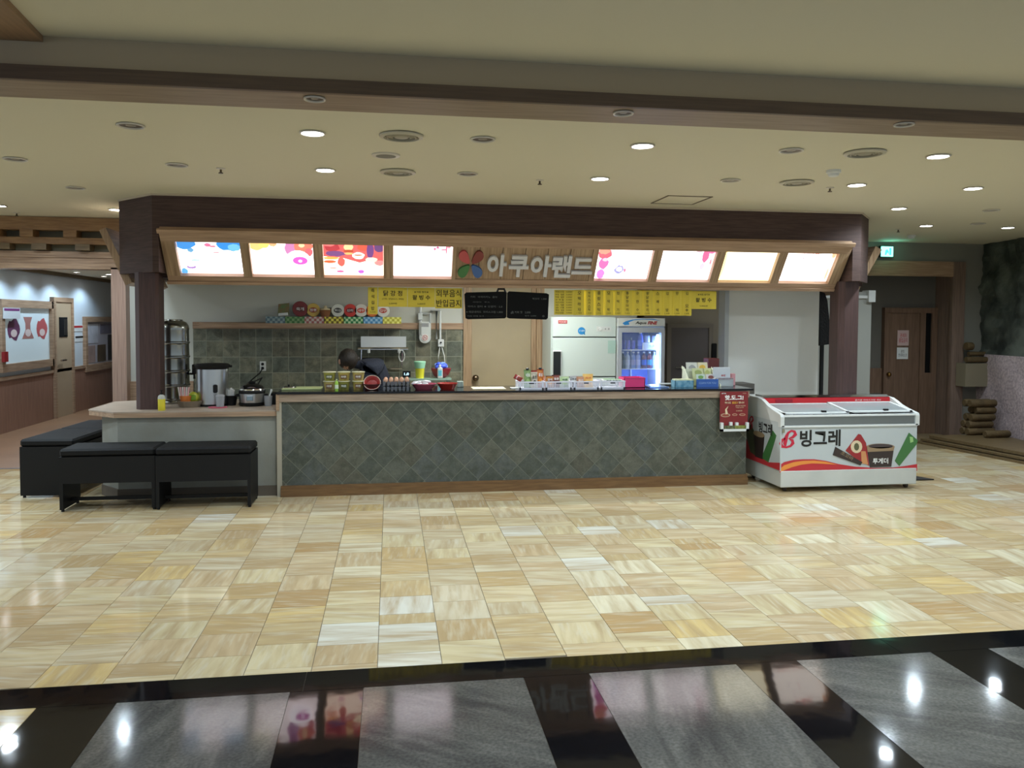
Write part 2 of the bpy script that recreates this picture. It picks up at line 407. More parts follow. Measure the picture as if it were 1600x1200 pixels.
# door frame in kitchen wall
fr = MB(); fr.box(.915, 1.02, KW-.04, KW+.17, 0, 2.30); fr.box(1.86, 1.955, KW-.04, KW+.17, 0, 2.30); fr.box(.915, 1.955, KW-.04, KW+.17, 2.22, 2.32)
d1 = thing('door_1', 'plain beige kitchen door in a striped wood frame behind the counter', 'door', (1.45, KW, 0), kind='structure')
fr.build('door_frame', woodlv, d1)
MB().box(1.02, 1.80, KW+.06, KW+.10, 0, 2.22).build('door_leaf', mat('beige_door', (168, 152, 122), .5, var=.2, vscale=2), d1)
MB().box(1.80, 1.86, KW+.03, KW+.10, 0, 2.22).build('door_stop', woodlv, d1)
MB().sphere((1.075, KW+.0, .965), .042).build('door_knob', mat('aged_steel', (120, 104, 84), .3, 1), d1)
# deeper store room with dark door on the right of the drinks fridge
dk = mat('store_room_paint', (190, 180, 166), .8)
MB().box(3.30, 6.0, 11.3, 11.4, 0, CZ).box(3.2, 3.3, KW, 11.4, 0, CZ).build('wall_store_room', dk, None, kind='structure')
d2 = thing('door_2', 'dark grey store room door beyond the drinks fridge', 'door', (4.4, 11.28, 0), kind='structure')
a, b = atY(1047, 512, 11.28), atY(1106, 512, 11.28)
MB().box(a.x, b.x, 11.24, 11.29, 0, a.z).build('door_leaf', mat('dark_door', (128, 120, 122), .5), d2)
MB().box(a.x-.06, a.x, 11.22, 11.3, 0, a.z+.06).box(b.x, b.x+.06, 11.22, 11.3, 0, a.z+.06).box(a.x, b.x, 11.22, 11.3, a.z, a.z+.06).build('door_frame', mat('dull_frame', (160, 150, 140), .6), d2)
MB().tube([(a.x+.06, 11.2, 1.03), (a.x+.2, 11.2, 1.03)], .012).build('door_handle', chrome, d2)
# white partition on the right of the counter
PY_ = 8.9
MB().box(3.89, 5.03, PY_, PY_+.14, 0, CZ).build('wall_partition', mat('partition_paint', (222, 220, 212), .65, bump=.04), None, kind='structure')
MB().box(3.89, 5.05, PY_-.035, PY_, .80, .845).build('trim_6', white, None, kind='structure')
MB().box(3.845, 3.895, PY_-.02, PY_+.16, 0, CZ).build('trim_7', mat('aluminium_edge', (168, 168, 164), .4, .6), None, kind='structure')
# far white wall seen either side of the right pillar
MB().box(5.6, 6.60, 10.3, 10.4, 0, 2.12).build('wall_far', mat('far_wall_paint', (150, 150, 142), .7), None, kind='structure')
MB().box(5.6, 6.62, 10.27, 10.32, 2.03, 2.07).build('trim_8', white, None, kind='structure')
MB().box(6.52, 6.62, 10.24, 10.4, 1.98, 2.14).build('trim_9', white, None, kind='structure')
# right rear wall with doorway alcove
RY = 10.84
MB().box(6.6, 6.75, RY, 11.6, 0, CZ).box(6.75, 8.43, RY, RY+.1, 2.6, CZ).box(8.43, 9.2, RY+.03, RY+.13, 0, CZ).box(8.30, 8.43, RY+.02, 11.4, 0, 2.6).build('wall_right_rear', paintg, None, kind='structure')
MB().box(6.7, 8.23, RY-.03, RY+.02, 2.38, 2.6).build('trim_10', woodh, None, kind='structure')
MB().box(8.23, 8.43, RY-.03, RY+.02, 0, 2.6).box(8.27, 8.30, RY+.02, 11.35, 0, 2.4).build('trim_11', wood('alcove_jamb_wood', (134, 112, 98), (108, 90, 78), (14, 14, 1), .4, 3), None, kind='structure')
AY = 11.25
MB().box(6.75, 8.3, AY, AY+.1, 0, CZ).box(6.75, 8.27, RY+.1, AY, 2.42, 2.5).build('wall_alcove', mat('alcove_paint', (96, 92, 84), .7), None, kind='structure')
d3 = thing('door_3', 'brown wooden door with two notices inside the dark alcove', 'door', (7.9, AY-.05, 0), kind='structure')
dl, dr, dt = atY(1388, 480, AY-.05), atY(1437, 480, AY-.05), atY(1400, 489, AY-.05).z
MB().box(dl.x, dr.x, AY-.06, AY-.02, 0, dt).build('door_leaf', woodd, d3)
e1 = atY(1459, 480, AY-.05).x
MB().box(dr.x, dr.x+.09, AY-.08, AY, 0, dt).box(e1-.04, e1+.05, AY-.08, AY, 0, dt).box(dl.x-.07, dl.x, AY-.08, AY, 0, dt).box(dl.x-.07, e1+.05, AY-.08, AY, dt, dt+.08).box(dr.x+.09, e1-.04, AY-.08, AY, 0, atY(1450, 582, AY).z).build('door_frame', woodd, d3)
MB().box(dr.x+.09, e1-.04, AY-.05, AY-.03, atY(1450, 582, AY).z, dt).build('side_glass', mat('dark_glass', (12, 14, 15), .1), d3)
q = atY(1389, 585, AY-.1); MB().sphere((q.x, q.y, q.z), .035).build('door_knob', mat('brass', (150, 112, 60), .3, 1), d3)
for nm, (x0, y0, x1, y1), s, lb in [('notice', (1403, 516, 1420, 540), '관계자\n출입금지', 'pink printed notice taped up on the alcove door, the upper sheet'),
                                  ('notice', (1402, 543, 1419, 561), '문의\n안내데스크', 'white printed notice on the alcove door, the lower sheet')]:
    p, q = atY(x0, y0, AY-.07), atY(x1, y1, AY-.07)
    n_ = thing(nm, lb, 'notice', (p.x, AY-.062, q.z), group='notices on the alcove door')
    MB().box(p.x, q.x, AY-.065, AY-.061, q.z, p.z).build('sheet', mat('pink_sheet', (196, 168, 164), .6) if y0 < 530 else whitep, n_)
    text(s, (p.x+q.x)/2, (p.z+q.z)/2, AY-.066, redink if y0 < 530 else blackink, n_, w=(q.x-p.x)*.75, h=(p.z-q.z)*.6)
p = atY(1383, 571, AY-.01); b_ = MB().box(p.x-.03, p.x+.03, AY-.02, AY, p.z-.07, p.z+.07).build('light_switch', whitep, None, label='small white light switch on the wall left of the alcove door', cat='light switch')
MB().box(6.76, dl.x-.07, AY-.03, AY, 0, atY(1370, 575, AY).z).build('trim_12', woodd, None, kind='structure')

# corridor on the left
CX = -5.67
cw = MB().box(CX-.15, CX, 9.9, 19, 0, 2.6).build('wall_corridor', mat('corridor_paint', (202, 210, 214), .6), None, kind='structure')
MB().box(-6, -2.9, 18.9, 19, 0, 2.6).box(-3.24, -3.1, 10.4, 19, 0, 2.6).build('wall_corridor_end', mat('corridor_paint_2', (170, 172, 168), .7), None, kind='structure')
MB().box(-9, -3.1, 10.2, 19, 2.49, 2.6).build('ceiling_corridor', paint, None, kind='structure')
MB().box(CX, CX+.03, 9.9, 18.9, 0, .78).build('wainscot_1', woodc, None, kind='structure')
MB().box(CX, CX+.05, 9.9, 18.9, .78, .83).build('trim_13', woodl, None, kind='structure')
MB().box(CX, CX+.06, 9.9, 18.9, 2.43, 2.49).build('trim_14', woodb, None, kind='structure')
def onx(x, y, X=CX+.03): p = atX(x, y, X); return p.y, p.z
# picture window, door and notice board on the corridor wall (facing +X)
def xpanel(y0, y1, z0, z1, xa, xb, name, m, parent, **k): return MB().box(xa, xb, y0, y1, z0, z1).build(name, m, parent, **k)
def xtext(s, cy, cz, X, m, parent, **k):
    return text(s, cy, cz, 0, m, parent, basis=(Vector((X, 0, 0)), Vector((0, 1, 0)), Vector((0, 0, 1)), Vector((1, 0, 0))), **k)
def xprint(pts, X, m, parent, name='print'): return MB().prism(pts, X, X+.002, 'X').build(name, m, parent)
y0, z0 = onx(10, 571); y1, z1 = onx(68, 498)
z0, z1 = 1.02, 1.86
w1 = thing('window_1', 'backlit dessert picture in a wood frame on the corridor wall', 'window', (CX, (y0+y1)/2, z0), kind='structure')
f_ = MB(); yy0, yy1 = y0-.1, atX(80, 500, CX+.03).y
f_.box(CX, CX+.07, yy0-.1, yy0, z0-.12, z1+.12).box(CX, CX+.07, yy1-.06, yy1+.04, z0-.12, z1+.12).box(CX, CX+.07, yy0, yy1, z1, z1+.12).box(CX, CX+.07, yy0, yy1, z0-.12, z0)
f_.build('window_frame', woodl, w1)
xpanel(yy0, yy1, z0, z1, CX+.012, CX+.02, 'picture_panel', mat('lit_picture', (214, 226, 226), .3, emit=(205, 222, 228), estr=.06), w1)
c0 = (yy0+yy1)/2; hh = (yy1-yy0)
for k, (dy, cc) in enumerate([(-.28, (110, 60, 90)), (0, (176, 120, 110)), (.3, (190, 90, 90))]):
    cy = c0+dy*hh; mm = mat('dessert_%d' % k, cc, .5)
    if k == 1: xprint([(cy-.09*hh, 1.72), (cy+.09*hh, 1.72), (cy+.05*hh, 1.62), (cy+.05*hh, 1.52), (cy+.12*hh, 1.38), (cy-.12*hh, 1.38), (cy-.05*hh, 1.52), (cy-.05*hh, 1.62)], CX+.021, mm, w1)
    else: xprint([(cy+.12*hh*math.cos(t), 1.53+.16*math.sin(t)*(1+.2*math.cos(5*t))) for t in [i*math.tau/16 for i in range(16)]], CX+.021, mm, w1)
    xprint([(cy+.06*hh*math.cos(t), 1.47+.06*math.sin(t)) for t in [i*math.tau/12 for i in range(12)]], CX+.023, mat('cream_scoop', (226, 204, 196), .5), w1)
# corridor door
ya, yb = atX(87, 600, CX+.04).y, atX(112, 600, CX+.04).y
d4 = thing('door_4', 'light brown flush door with a small plaque in the corridor', 'door', (CX, (ya+yb)/2, 0), kind='structure')
xpanel(ya, yb, 0, 1.98, CX+.02, CX+.05, 'door_leaf', mat('corridor_door', (172, 150, 122), .45), d4)
MB().box(CX, CX+.07, ya-.08, ya, 0, 2.06).box(CX, CX+.07, yb, yb+.08, 0, 2.06).box(CX, CX+.07, ya, yb, 1.98, 2.06).build('door_frame', woodl, d4)
MB().tube([(CX+.1, ya+.1, .98), (CX+.1, ya+.3, .98)], .018).build('door_handle', chrome, d4)
pq = atX(99, 533, CX+.05)
xpanel(pq.y-.17, pq.y+.17, 1.38, 1.72, CX+.05, CX+.06, 'plaque', black, d4); xpanel(pq.y+.02, pq.y+.15, 1.41, 1.69, CX+.06, CX+.065, 'plaque_label', steel, d4)
# notice board
ya, yb = atX(136, 540, CX+.04).y, 18.2
nb = thing('notice_board', 'framed corridor notice board of posters beside the wooden jamb', 'notice board', (CX, (ya+yb)/2, .95))
zt, zb = atX(140, 503, CX).z, atX(140, 570, CX).z
xpanel(ya, yb, zb, zt, CX+.005, CX+.02, 'backing', mat('board_grey', (176, 172, 178), .6), nb)
MB().box(CX, CX+.06, ya-.1, ya, zb-.12, zt+.1).box(CX, CX+.06, yb, yb+.1, zb-.12, zt+.1).box(CX, CX+.06, ya, yb, zt, zt+.1).box(CX, CX+.06, ya, yb, zb-.12, zb).build('board_frame', woodl, nb)
for k, (fa, fb, ga, gb, cc) in enumerate([(.02, .3, .5, .95, (206, 206, 212)), (.36, .95, .72, .95, (120, 116, 130)), (.02, .22, .05, .45, (176, 150, 140)), (.28, .5, .05, .45, (96, 80, 60)), (.56, .98, .05, .68, (64, 60, 58))]):
    xpanel(ya+(yb-ya)*fa, ya+(yb-ya)*fb, zb+(zt-zb)*ga, zb+(zt-zb)*gb, CX+.02, CX+.026, 'poster', mat('poster_%d' % k, cc, .5, var=.5, vscale=4), nb)
for (px_, py_, cc, lb) in [(122, 512, redink, 'small red strip notice on the corridor wall right of the door'), (124, 528, blackink, 'small black lettered notice on the corridor wall below the red strip')]:
    p = atX(px_, py_, CX); t_ = thing('wall_notice', lb, 'notice', (CX, p.y, p.z-.08))
    xpanel(p.y-.22, p.y+.22, p.z-.07, p.z+.05, CX+.001, CX+.006, 'sheet', whitep, t_)
    xpanel(p.y-.2, p.y+.2, p.z-.0, p.z+.035, CX+.006, CX+.008, 'print', cc, t_)
hy0, hy1 = atX(5, 488, CX+.08).y, atX(31, 488, CX+.08).y; hz0, hz1 = atX(18, 498, CX+.08).z, atX(18, 481, CX+.08).z
p = atX(20, 488, CX); t_ = thing('hanging_plate', 'white sign plate with purple top above the picture window', 'sign', (CX+.1, p.y, p.z-.2))
xpanel(hy0, hy1, hz0, hz1, CX+.075, CX+.085, 'plate', whitep, t_); xpanel(hy0+.02, hy1-.02, hz1-.045, hz1-.01, CX+.085, CX+.087, 'print', mat('purple_ink', (120, 50, 110), .6), t_)
p = atX(9, 556, CX); MB().box(CX+.07, CX+.11, atX(6, 556, CX+.1).y, atX(12, 556, CX+.1).y, p.z-.08, p.z+.07).build('alarm_box', mat('red_box', (150, 30, 30), .4), None, label='small red box fixed to the left edge of the picture window frame', cat='alarm')
# jamb and log beams over the corridor mouth
LY = 10.08
MB().box(-3.25, -3.16, LY, LY+.3, 0, 2.3).box(-3.16, -3.08, LY-.03, LY+.3, 0, 2.3).build('trim_15', wood('jamb_wood', (160, 132, 116), (132, 106, 92), (30, 30, 1), .45, 2.5), None, kind='structure')
MB().box(-9, -3.08, LY, LY+.3, 2.28, 2.34).box(-9, -3.08, LY+.02, LY+.3, 2.34, 2.41).box(-9, -3.08, LY, LY+.3, 2.41, 2.48).build('trim_16', woodl, None, kind='structure')
MB().box(-9, -3.08, LY+.06, LY+.3, 2.48, CZ).build('wall_left_rear', mat('olive_infill', (104, 98, 76), .7), None, kind='structure')
woodlog = wood('log_beam_wood', (152, 118, 78), (122, 88, 54), (2, 14, 14), .5)
tr = thing('log_beam_frame', 'orange timber beams with stub blocks above the corridor mouth', 'beam', (-5, LY, 2.5))
MB().box(-7, -2.9, LY-.1, LY+.05, 2.715, 2.865).build('beam', woodlog, tr)
MB().box(-7, -2.9, LY-.06, LY+.05, 2.56, 2.635).build('beam', woodlog, tr)
for px_ in (-10, 42, 110, 178):
    p = atY(px_, 363, LY-.1); MB().box(p.x-.07, p.x+.07, LY-.12, LY+.05, 2.635, 2.715).build('stub_block', woodlog, tr)
for px_ in (5, 62, 130):
    p = atY(px_, 380, LY-.06); MB().box(p.x-.08, p.x+.08, LY-.09, LY+.06, 2.49, 2.56).build('stub_block', woodb, tr)
MB().box(-3.08, -2.36, KW-.03, KW, 0, .95).build('trim_17', woodl, None, kind='structure')

# rock wall on the right
def rockmat():
    m = mat('rock_face', (92, 96, 86), .85, var=.95, vscale=3.2, rgb2=(34, 38, 32), bump=1.0, bscale=9); return m
def n2(a, b, s=0):
    from mathutils import noise
    return noise.noise(Vector((a, b, s)))
mb = MB(); U, V = 44, 44; P = []
for j in range(V+1):
    for i in range(U+1):
        t = i/U; z = j/V*CZ
        bx = 8.80-.16*t*4+.5*max(0, t-.25)**2*0; by = 10.9-4.0*t
        d = .10*n2(by*2, z*2)+.06*n2(by*6, z*6, 3)+.03*n2(by*14, z*14, 5)
        if z < 1.25: d = d*.25-.06
        P.append((bx-abs(d)*1.2-.02, by, z))
fs = [(j*(U+1)+i, j*(U+1)+i+1, (j+1)*(U+1)+i+1, (j+1)*(U+1)+i) for j in range(V) for i in range(U)]
rk = thing('wall_right', None, None, (8.8, 9, 0), kind='structure')
k = int(1.30/CZ*V)
lo = [f for f in fs if f[0]//(U+1) < k]; hi = [f for f in fs if f[0]//(U+1) >= k]
a = MB(); a.poly(P, hi); a.smooth = True; a.build('rock_face', rockmat(), rk, fix=False)
a = MB(); a.poly(P, lo); a.smooth = True; a.build('pebble_render', mat('pebble_render', (204, 184, 184), .8, var=.8, vscale=30, rgb2=(146, 130, 132), bump=.8, bscale=60), rk, fix=False)
MB().box(8.85, 9.1, 6.8, 11, 0, CZ).build('core', paintg, rk)
# layered timber platform
pl = thing('timber_platform', 'low stepped platform of brown timber at the foot of the rock wall', 'platform', (8, 9, 0))
for k, (off, z0, z1) in enumerate([(0, .0, .028), (.05, .04, .068), (.13, .08, .12)]):
    p1, p2 = atZ(1481, 704, .0), atZ(1600, 727, .0)
    dx = (p2.x-p1.x)/(p2.y-p1.y)
    ya, yb = 6.9, 10.35-k*.06
    fx = lambda y: p1.x+dx*(y-p1.y)+off
    MB().prism([(fx(ya), ya), (8.02, ya), (8.54, yb), (fx(yb)+.1, yb)], z0, z1, 'Z').build('timber_board', woodb, pl)
MB().prism([(7.8, 7), (7.98, 7), (8.5, 10.25), (7.9, 10.25)], 0.03, .079, 'Z').build('core', black, pl)
# shelf box and logs by the rock wall
SY = 10.6
def pxbox(x0, y0, x1, y1, Y, dep, name, m, parent=None, **k):
    p, q = atY(x0, y0, Y), atY(x1, y1, Y); return MB().box(p.x, q.x, Y, Y+dep, q.z, p.z).build(name, m, parent, **k)
sb = thing('wall_shelf', 'pale box shelf with brown logs along its top beside the rock wall', 'shelf', (8.5, SY, .9))
pxbox(1509, 568, 1547, 604, SY, .2, 'shelf_box', mat('beige_box', (128, 118, 96), .6), sb)
logm = mat('bark_log', (96, 76, 44), .8, var=.7, vscale=8, bump=.5)
def log(x0, x1, yc, Y, r, name, m, parent=None, **k):
    p, q = atY(x0, yc, Y), atY(x1, yc, Y)
    return MB().lathe([(r*.9, 0), (r, .01), (r*.97, (q.x-p.x)*.5), (r, q.x-p.x-.01), (r*.9, q.x-p.x)], (p.x, Y, p.z), 12, 'X').build(name, m, parent, **k)
log(1509, 1548, 562, SY+.05, .045, 'log', logm, sb); log(1513, 1546, 553, SY+.12, .035, 'log', logm, sb)
log(1509, 1519, 541, SY+.1, .06, 'log', logm, sb)
lp = thing('log_pile', 'pile of rough brown logs stacked below the pale box shelf', 'logs', (8.4, 10.3, .12))
for k, (x0, x1) in enumerate([(1507, 1548), (1509, 1546), (1512, 1548), (1520, 1550), (1510, 1550)]):
    p, q = atY(x0, 660, 10.22), atY(x1, 660, 10.22); w_ = q.x-p.x; r_ = .052
    for j in (0, 1): MB().lathe([(r_*.86, 0), (r_, .012), (r_*.96, w_*.5), (r_, w_-.012), (r_*.86, w_)], (p.x, 10.17+j*.104+(k % 2)*.01, .120+r_+k*.099), 12, 'X').build('log', logm, lp)
a, b = atY(1530, 687, 10.0), atY(1568, 687, 10.0)
MB().lathe([(.04, 0), (.05, .02), (.05, b.x-a.x-.02), (.04, b.x-a.x)], (a.x, 9.9, .1705), 12, 'X').build('short_log', logm, None, label='single short log lying on the timber platform', cat='log')

# ================================================================== KIOSK CANOPY
FY = 7.97; FB = 2.14
outer = [(-2.20, FY), (-2.64, 8.45), (-2.64, 10.15), (5.30, 10.15), (5.30, 8.36), (4.97, FY)]
can = thing('canopy', 'purple-brown laminate canopy over the snack counter', 'canopy', (1.4, 9, FB))
m = MB()
T = .12
m.prism([(-2.20, FY), (4.97, FY), (4.97, FY+T), (-2.20, FY+T)], 2.545, CZ, 'Z')
m.box(-2.20, -2.145, FY, FY+.5, FB, 2.545); m.box(4.875, 4.97, FY, FY+.5, FB, 2.545)
m.prism([(-2.20, FY), (-2.145, FY+.5), (-2.5, 8.5), (-2.64, 8.45)], FB, CZ, 'Z')
m.prism([(4.97, FY), (5.30, 8.36), (5.2, 8.5), (4.875, FY+.5)], FB, CZ, 'Z')
m.box(-2.64, -2.5, 8.45, 10.15, FB, CZ); m.box(5.2, 5.30, 8.36, 10.15, FB, CZ)
m.build('fascia', woodp, can)
MB().prism([(-2.205, FY-.012), (4.975, FY-.012), (5.312, 8.36), (5.312, 10.1), (5.29, 10.1), (5.29, 8.37), (4.965, FY+.01), (-2.195, FY+.01), (-2.63, 8.46), (-2.63, 10.1), (-2.652, 10.1), (-2.652, 8.45)], CZ-.018, CZ, 'Z').build('top_bead', mat('cream_bead', (186, 172, 150), .6), can)
MB().box(-2.5, 5.2, 8.35, 10.15, 2.36, 2.42).build('soffit', paintw, can)
MB().box(-2.5, 5.2, 8.3, 8.42, 2.10, 2.42).build('rear_upstand', woodp, can)
# tilted menu box
A = math.asin(.59)
sg = thing('menu_box', 'long tilted light wood menu box with backlit panels and raised lettering', 'sign', (0, 7.945, 2.545), (A, 0, 0))
SX0, SX1, SVB = -2.135, 4.86, -.585
Mi = W[sg.name].inverted()
def on(root, x, y):
    Mi = W[root.name].inverted(); o = Mi @ EYE; r = (Mi.to_3x3() @ ray(x, y)); p = o+r*(-o.y/r.y); return p.x, p.z
panels = [((275, 374), (376, 376), (380, 428), (281, 427)), ((391, 377), (490, 379), (491, 430), (393, 429)), ((504, 379), (599, 381), (600, 432), (506, 431)),
          ((615, 382), (707, 384), (706, 435), (614, 434)), ((934, 388), (1019, 390), (1013, 439), (928, 438)), ((1034, 390), (1118, 391), (1109, 439), (1025, 438)),
          ((1131, 391), (1215, 393), (1204, 440), (1122, 440)), ((1227, 393), (1308, 395), (1294, 441), (1217, 441))]
rects = []
for P4 in panels:
    q = [on(sg, *p) for p in P4]
    rects.append(((q[0][0]+q[3][0])/2, (q[1][0]+q[2][0])/2, (q[2][1]+q[3][1])/2, (q[0][1]+q[1][1])/2))
zt = sum(r[3] for r in rects)/8; zb = sum(r[2] for r in rects)/8
LG0, LG1 = on(sg, 713, 400)[0], on(sg, 925, 400)[0]
fr = MB(); th = .055
fr.box(SX0, SX1, -.03, th, zt, .0); fr.box(SX0, SX1, -.03, th, SVB, zb)
edges = [(SX0, rects[0][0])]+[(rects[i][1], rects[i+1][0]) for i in range(3)]+[(rects[3][1], LG0), (LG1, rects[4][0])]+[(rects[i][1], rects[i+1][0]) for i in range(4, 7)]+[(rects[7][1], SX1)]
frh = MB(); frh.v, frh.f = fr.v, fr.f
frh.build('frame_rail', woodh, sg, local=True)
for a, b in edges: MB().box(a, b, -.03, th, zb, zt).build('frame_stile', woodlv, sg, local=True)
MB().box(SX0, SX1, .056, .075, SVB, 0).build('back_board', woodl, sg, local=True)
MB().box(SX0-.012, SX1+.012, -.045, -.02, -.03, .012).box(SX0-.012, SX1+.012, -.045, -.02, SVB-.012, SVB+.02).build('edge_bead', woodh, sg, local=True)
n = 6
for i in range(n):
    a = LG0+(LG1-LG0)*i/n; b = LG0+(LG1-LG0)*(i+1)/n
    MB().box(a+.003, b-.003, -.018, th, zb, zt).build('plank', woodlv, sg, local=True)
# backlit panels
PE = 1.25
def lit(name, c, k): return mat(name, c, .4, emit=c, estr=k*(.45 if k < 2.0 and k != PE else (.6 if k != PE else 1)))
pcol = [(255, 246, 252), (255, 238, 240), (255, 226, 206), (255, 240, 250), (255, 238, 246), (255, 240, 244), (255, 244, 212), (255, 242, 232)]
plabels = ['blue and white', 'pink dessert', 'red and orange', 'almost white', 'pink sundae', 'white with pink corner', 'pale yellow', 'cream with red print']
def lshape(pp, pts, c, k=1.2, d=.003):
    nm = 'lit_%d_%d_%d' % c; MB().prism(pts, .018-d, .0195, 'Y').build('picture', lit(nm, c, k), pp, local=True)
def blob(cx, cz, rx, rz, s=0, n=18, j=.25):
    return [(cx+rx*math.cos(t)*(1+j*n2(math.cos(t)*2+s, math.sin(t)*2)), cz+rz*math.sin(t)*(1+j*n2(math.cos(t)*2, math.sin(t)*2+s))) for t in [i*math.tau/n for i in range(n)]]
for i, (a, b, c, d) in enumerate(rects):
    w_, h_ = b-a, zt-zb
    pp = MB().box(a+.002, b-.002, .02, .05, zb+.002, zt-.002).build('light_panel', lit('lit_panel_%d' % i, pcol[i], PE), sg, local=True, label=plabels[i]+' backlit menu panel')
    X = lambda u: a+.004+u*(w_-.008)
    Z = lambda v: zt-.004-v*(h_-.008)
    def bl(u, v, ru, rv, c, k=1.0, s=0, dd=.003, j=.25): lshape(pp, [(min(max(x_, X(0)), X(1)), min(max(z_, Z(1)), Z(0))) for x_, z_ in blob(X(u), Z(v), ru*w_, rv*h_, s, j=j)], c, k, dd)
    if i == 0:
        bl(.12, .08, .17, .2, (70, 150, 230), 1, 1); bl(.84, .12, .22, .18, (60, 150, 235), 1, 2); bl(.9, .2, .1, .1, (120, 200, 245), 1, 4, .004)
        bl(.2, .3, .05, .06, (110, 170, 215), 1, 3); bl(.05, .95, .05, .1, (100, 180, 245), 1, 5); bl(.25, .6, .07, .03, (190, 240, 225), 1.1, 6)
        bl(.17, .8, .07, .06, (176, 140, 210), 1, 7); bl(.17, .77, .05, .03, (255, 246, 252), 2, 8, .005)
        bl(.48, .14, .05, .05, (225, 120, 160), 1, 9); bl(.56, .18, .05, .03, (225, 140, 165), 1, 10); bl(.6, .36, .05, .02, (230, 170, 180), 1, 11)
    elif i == 1:
        bl(.1, .12, .12, .15, (226, 206, 130), 1.2, 1); bl(.22, .1, .08, .1, (250, 220, 120), 1.2, 12, .004); bl(.36, .08, .06, .07, (245, 180, 130), 1.2, 2)
        bl(.64, .2, .1, .22, (216, 140, 196), 1, 3); bl(.85, .15, .15, .18, (245, 130, 110), 1.1, 4, .004); bl(.93, .3, .06, .12, (230, 110, 120), 1.1, 5, .005)
        bl(.82, .1, .05, .06, (255, 205, 160), 1.4, 6, .006); bl(.75, .56, .2, .3, (255, 244, 250), 2.4, 7, .006, .0); bl(.78, .56, .12, .12, (240, 100, 205), 1.1, 8, .008, 0); bl(.78, .57, .03, .04, (255, 220, 250), 2, 9, .01)
    elif i == 2:
        lshape(pp, [(X(0), Z(0)), (X(1), Z(0)), (X(1), Z(.62)), (X(.8), Z(.5)), (X(.6), Z(.6)), (X(.3), Z(.45)), (X(0), Z(.42))], (236, 110, 110), .9)
        bl(.15, .15, .12, .12, (206, 70, 80), .8, 1, .004); bl(.2, .33, .16, .08, (140, 90, 150), .8, 2, .005); bl(.1, .05, .1, .06, (245, 130, 130), 1, 2.5, .006)
        bl(.78, .22, .06, .26, (130, 80, 150), .8, 3, .005); bl(.93, .12, .08, .14, (120, 80, 140), .8, 4, .005); bl(.66, .12, .09, .12, (240, 100, 80), 1, 5, .004)
        bl(.42, .12, .08, .12, (255, 200, 150), 1.4, 6, .006); bl(.42, .24, .08, .04, (200, 90, 60), .9, 7, .008); bl(.42, .32, .07, .03, (255, 190, 120), 1.2, 8, .009)
        bl(.58, .38, .1, .1, (255, 236, 200), 2, 9, .007); bl(.58, .36, .07, .02, (196, 110, 90), .9, 10, .009); bl(.29, .58, .06, .14, (236, 110, 100), 1, 11, .006)
        bl(.1, .58, .1, .04, (240, 110, 70), 1, 12, .006); bl(.12, .47, .12, .04, (255, 176, 90), 1.2, 12.5, .006); bl(.62, .88, .05, .05, (205, 110, 225), 1, 13, .006); bl(.27, .88, .06, .03, (220, 110, 170), 1, 14, .006); bl(.93, .6, .08, .08, (240, 150, 150), 1.1, 15, .006)
        bl(.15, .78, .06, .015, (206, 150, 150), 1, 16, .006); bl(.8, .5, .1, .07, (255, 215, 190), 1.6, 17, .007)
    elif i == 3:
        bl(.70, .14, .02, .04, (215, 130, 165), 1, 1); bl(.75, .1, .025, .03, (200, 110, 150), 1, 2); bl(.9, .15, .012, .14, (225, 110, 140), 1, 3); bl(.86, .16, .05, .02, (225, 120, 150), 1, 4); bl(.94, .08, .03, .03, (235, 150, 170), 1, 5)
    elif i == 4:
        bl(.14, .2, .12, .16, (240, 110, 130), 1, 1); bl(.12, .1, .1, .1, (250, 160, 140), 1.1, 2, .005); bl(.14, .5, .09, .18, (235, 120, 190), 1, 3); bl(.12, .85, .07, .15, (236, 140, 225), 1, 4); bl(.16, .38, .05, .05, (255, 190, 200), 1.4, 5, .006)
        bl(.45, .7, .09, .13, (165, 165, 220), 1, 6, .003, .5); bl(.45, .68, .05, .07, (250, 240, 252), 2, 7, .006); bl(.56, .72, .02, .06, (220, 130, 170), 1, 8)
    elif i == 5:
        bl(.84, .2, .06, .22, (240, 110, 160), 1, 1); bl(.93, .06, .07, .07, (235, 120, 170), 1, 2); bl(.7, .06, .05, .05, (248, 190, 210), 1.3, 3); bl(.82, .55, .04, .1, (248, 190, 225), 1.4, 4); bl(.96, .4, .012, .1, (230, 120, 140), 1, 5)
    elif i == 6:
        bl(.03, .5, .05, .5, (255, 232, 160), 1.8, 1, .003, .05); bl(.5, 1.0, .5, .04, (255, 236, 180), 1.8, 2, .003, .05)
    else:
        lt = lit('lit_red_text', (225, 80, 90), 1)
        text('신메뉴!', X(.52), Z(.06), .017, lt, pp, h=.035, w=.2, bold=.02, local=True)
        text('맛있는 간식', X(.38), Z(.97), .017, lt, pp, h=.015, w=.25, local=True)
        bl(.03, .8, .02, .03, (150, 140, 220), 1, 1); bl(.37, .22, .012, .02, (200, 150, 190), 1, 2); bl(.95, .75, .02, .2, (240, 190, 160), 1.3, 3); bl(.96, .08, .04, .12, (250, 190, 150), 1.3, 4); bl(.3, .5, .01, .02, (180, 150, 190), 1, 5); bl(.5, .5, .006, .13, (240, 200, 200), 1.4, 6)
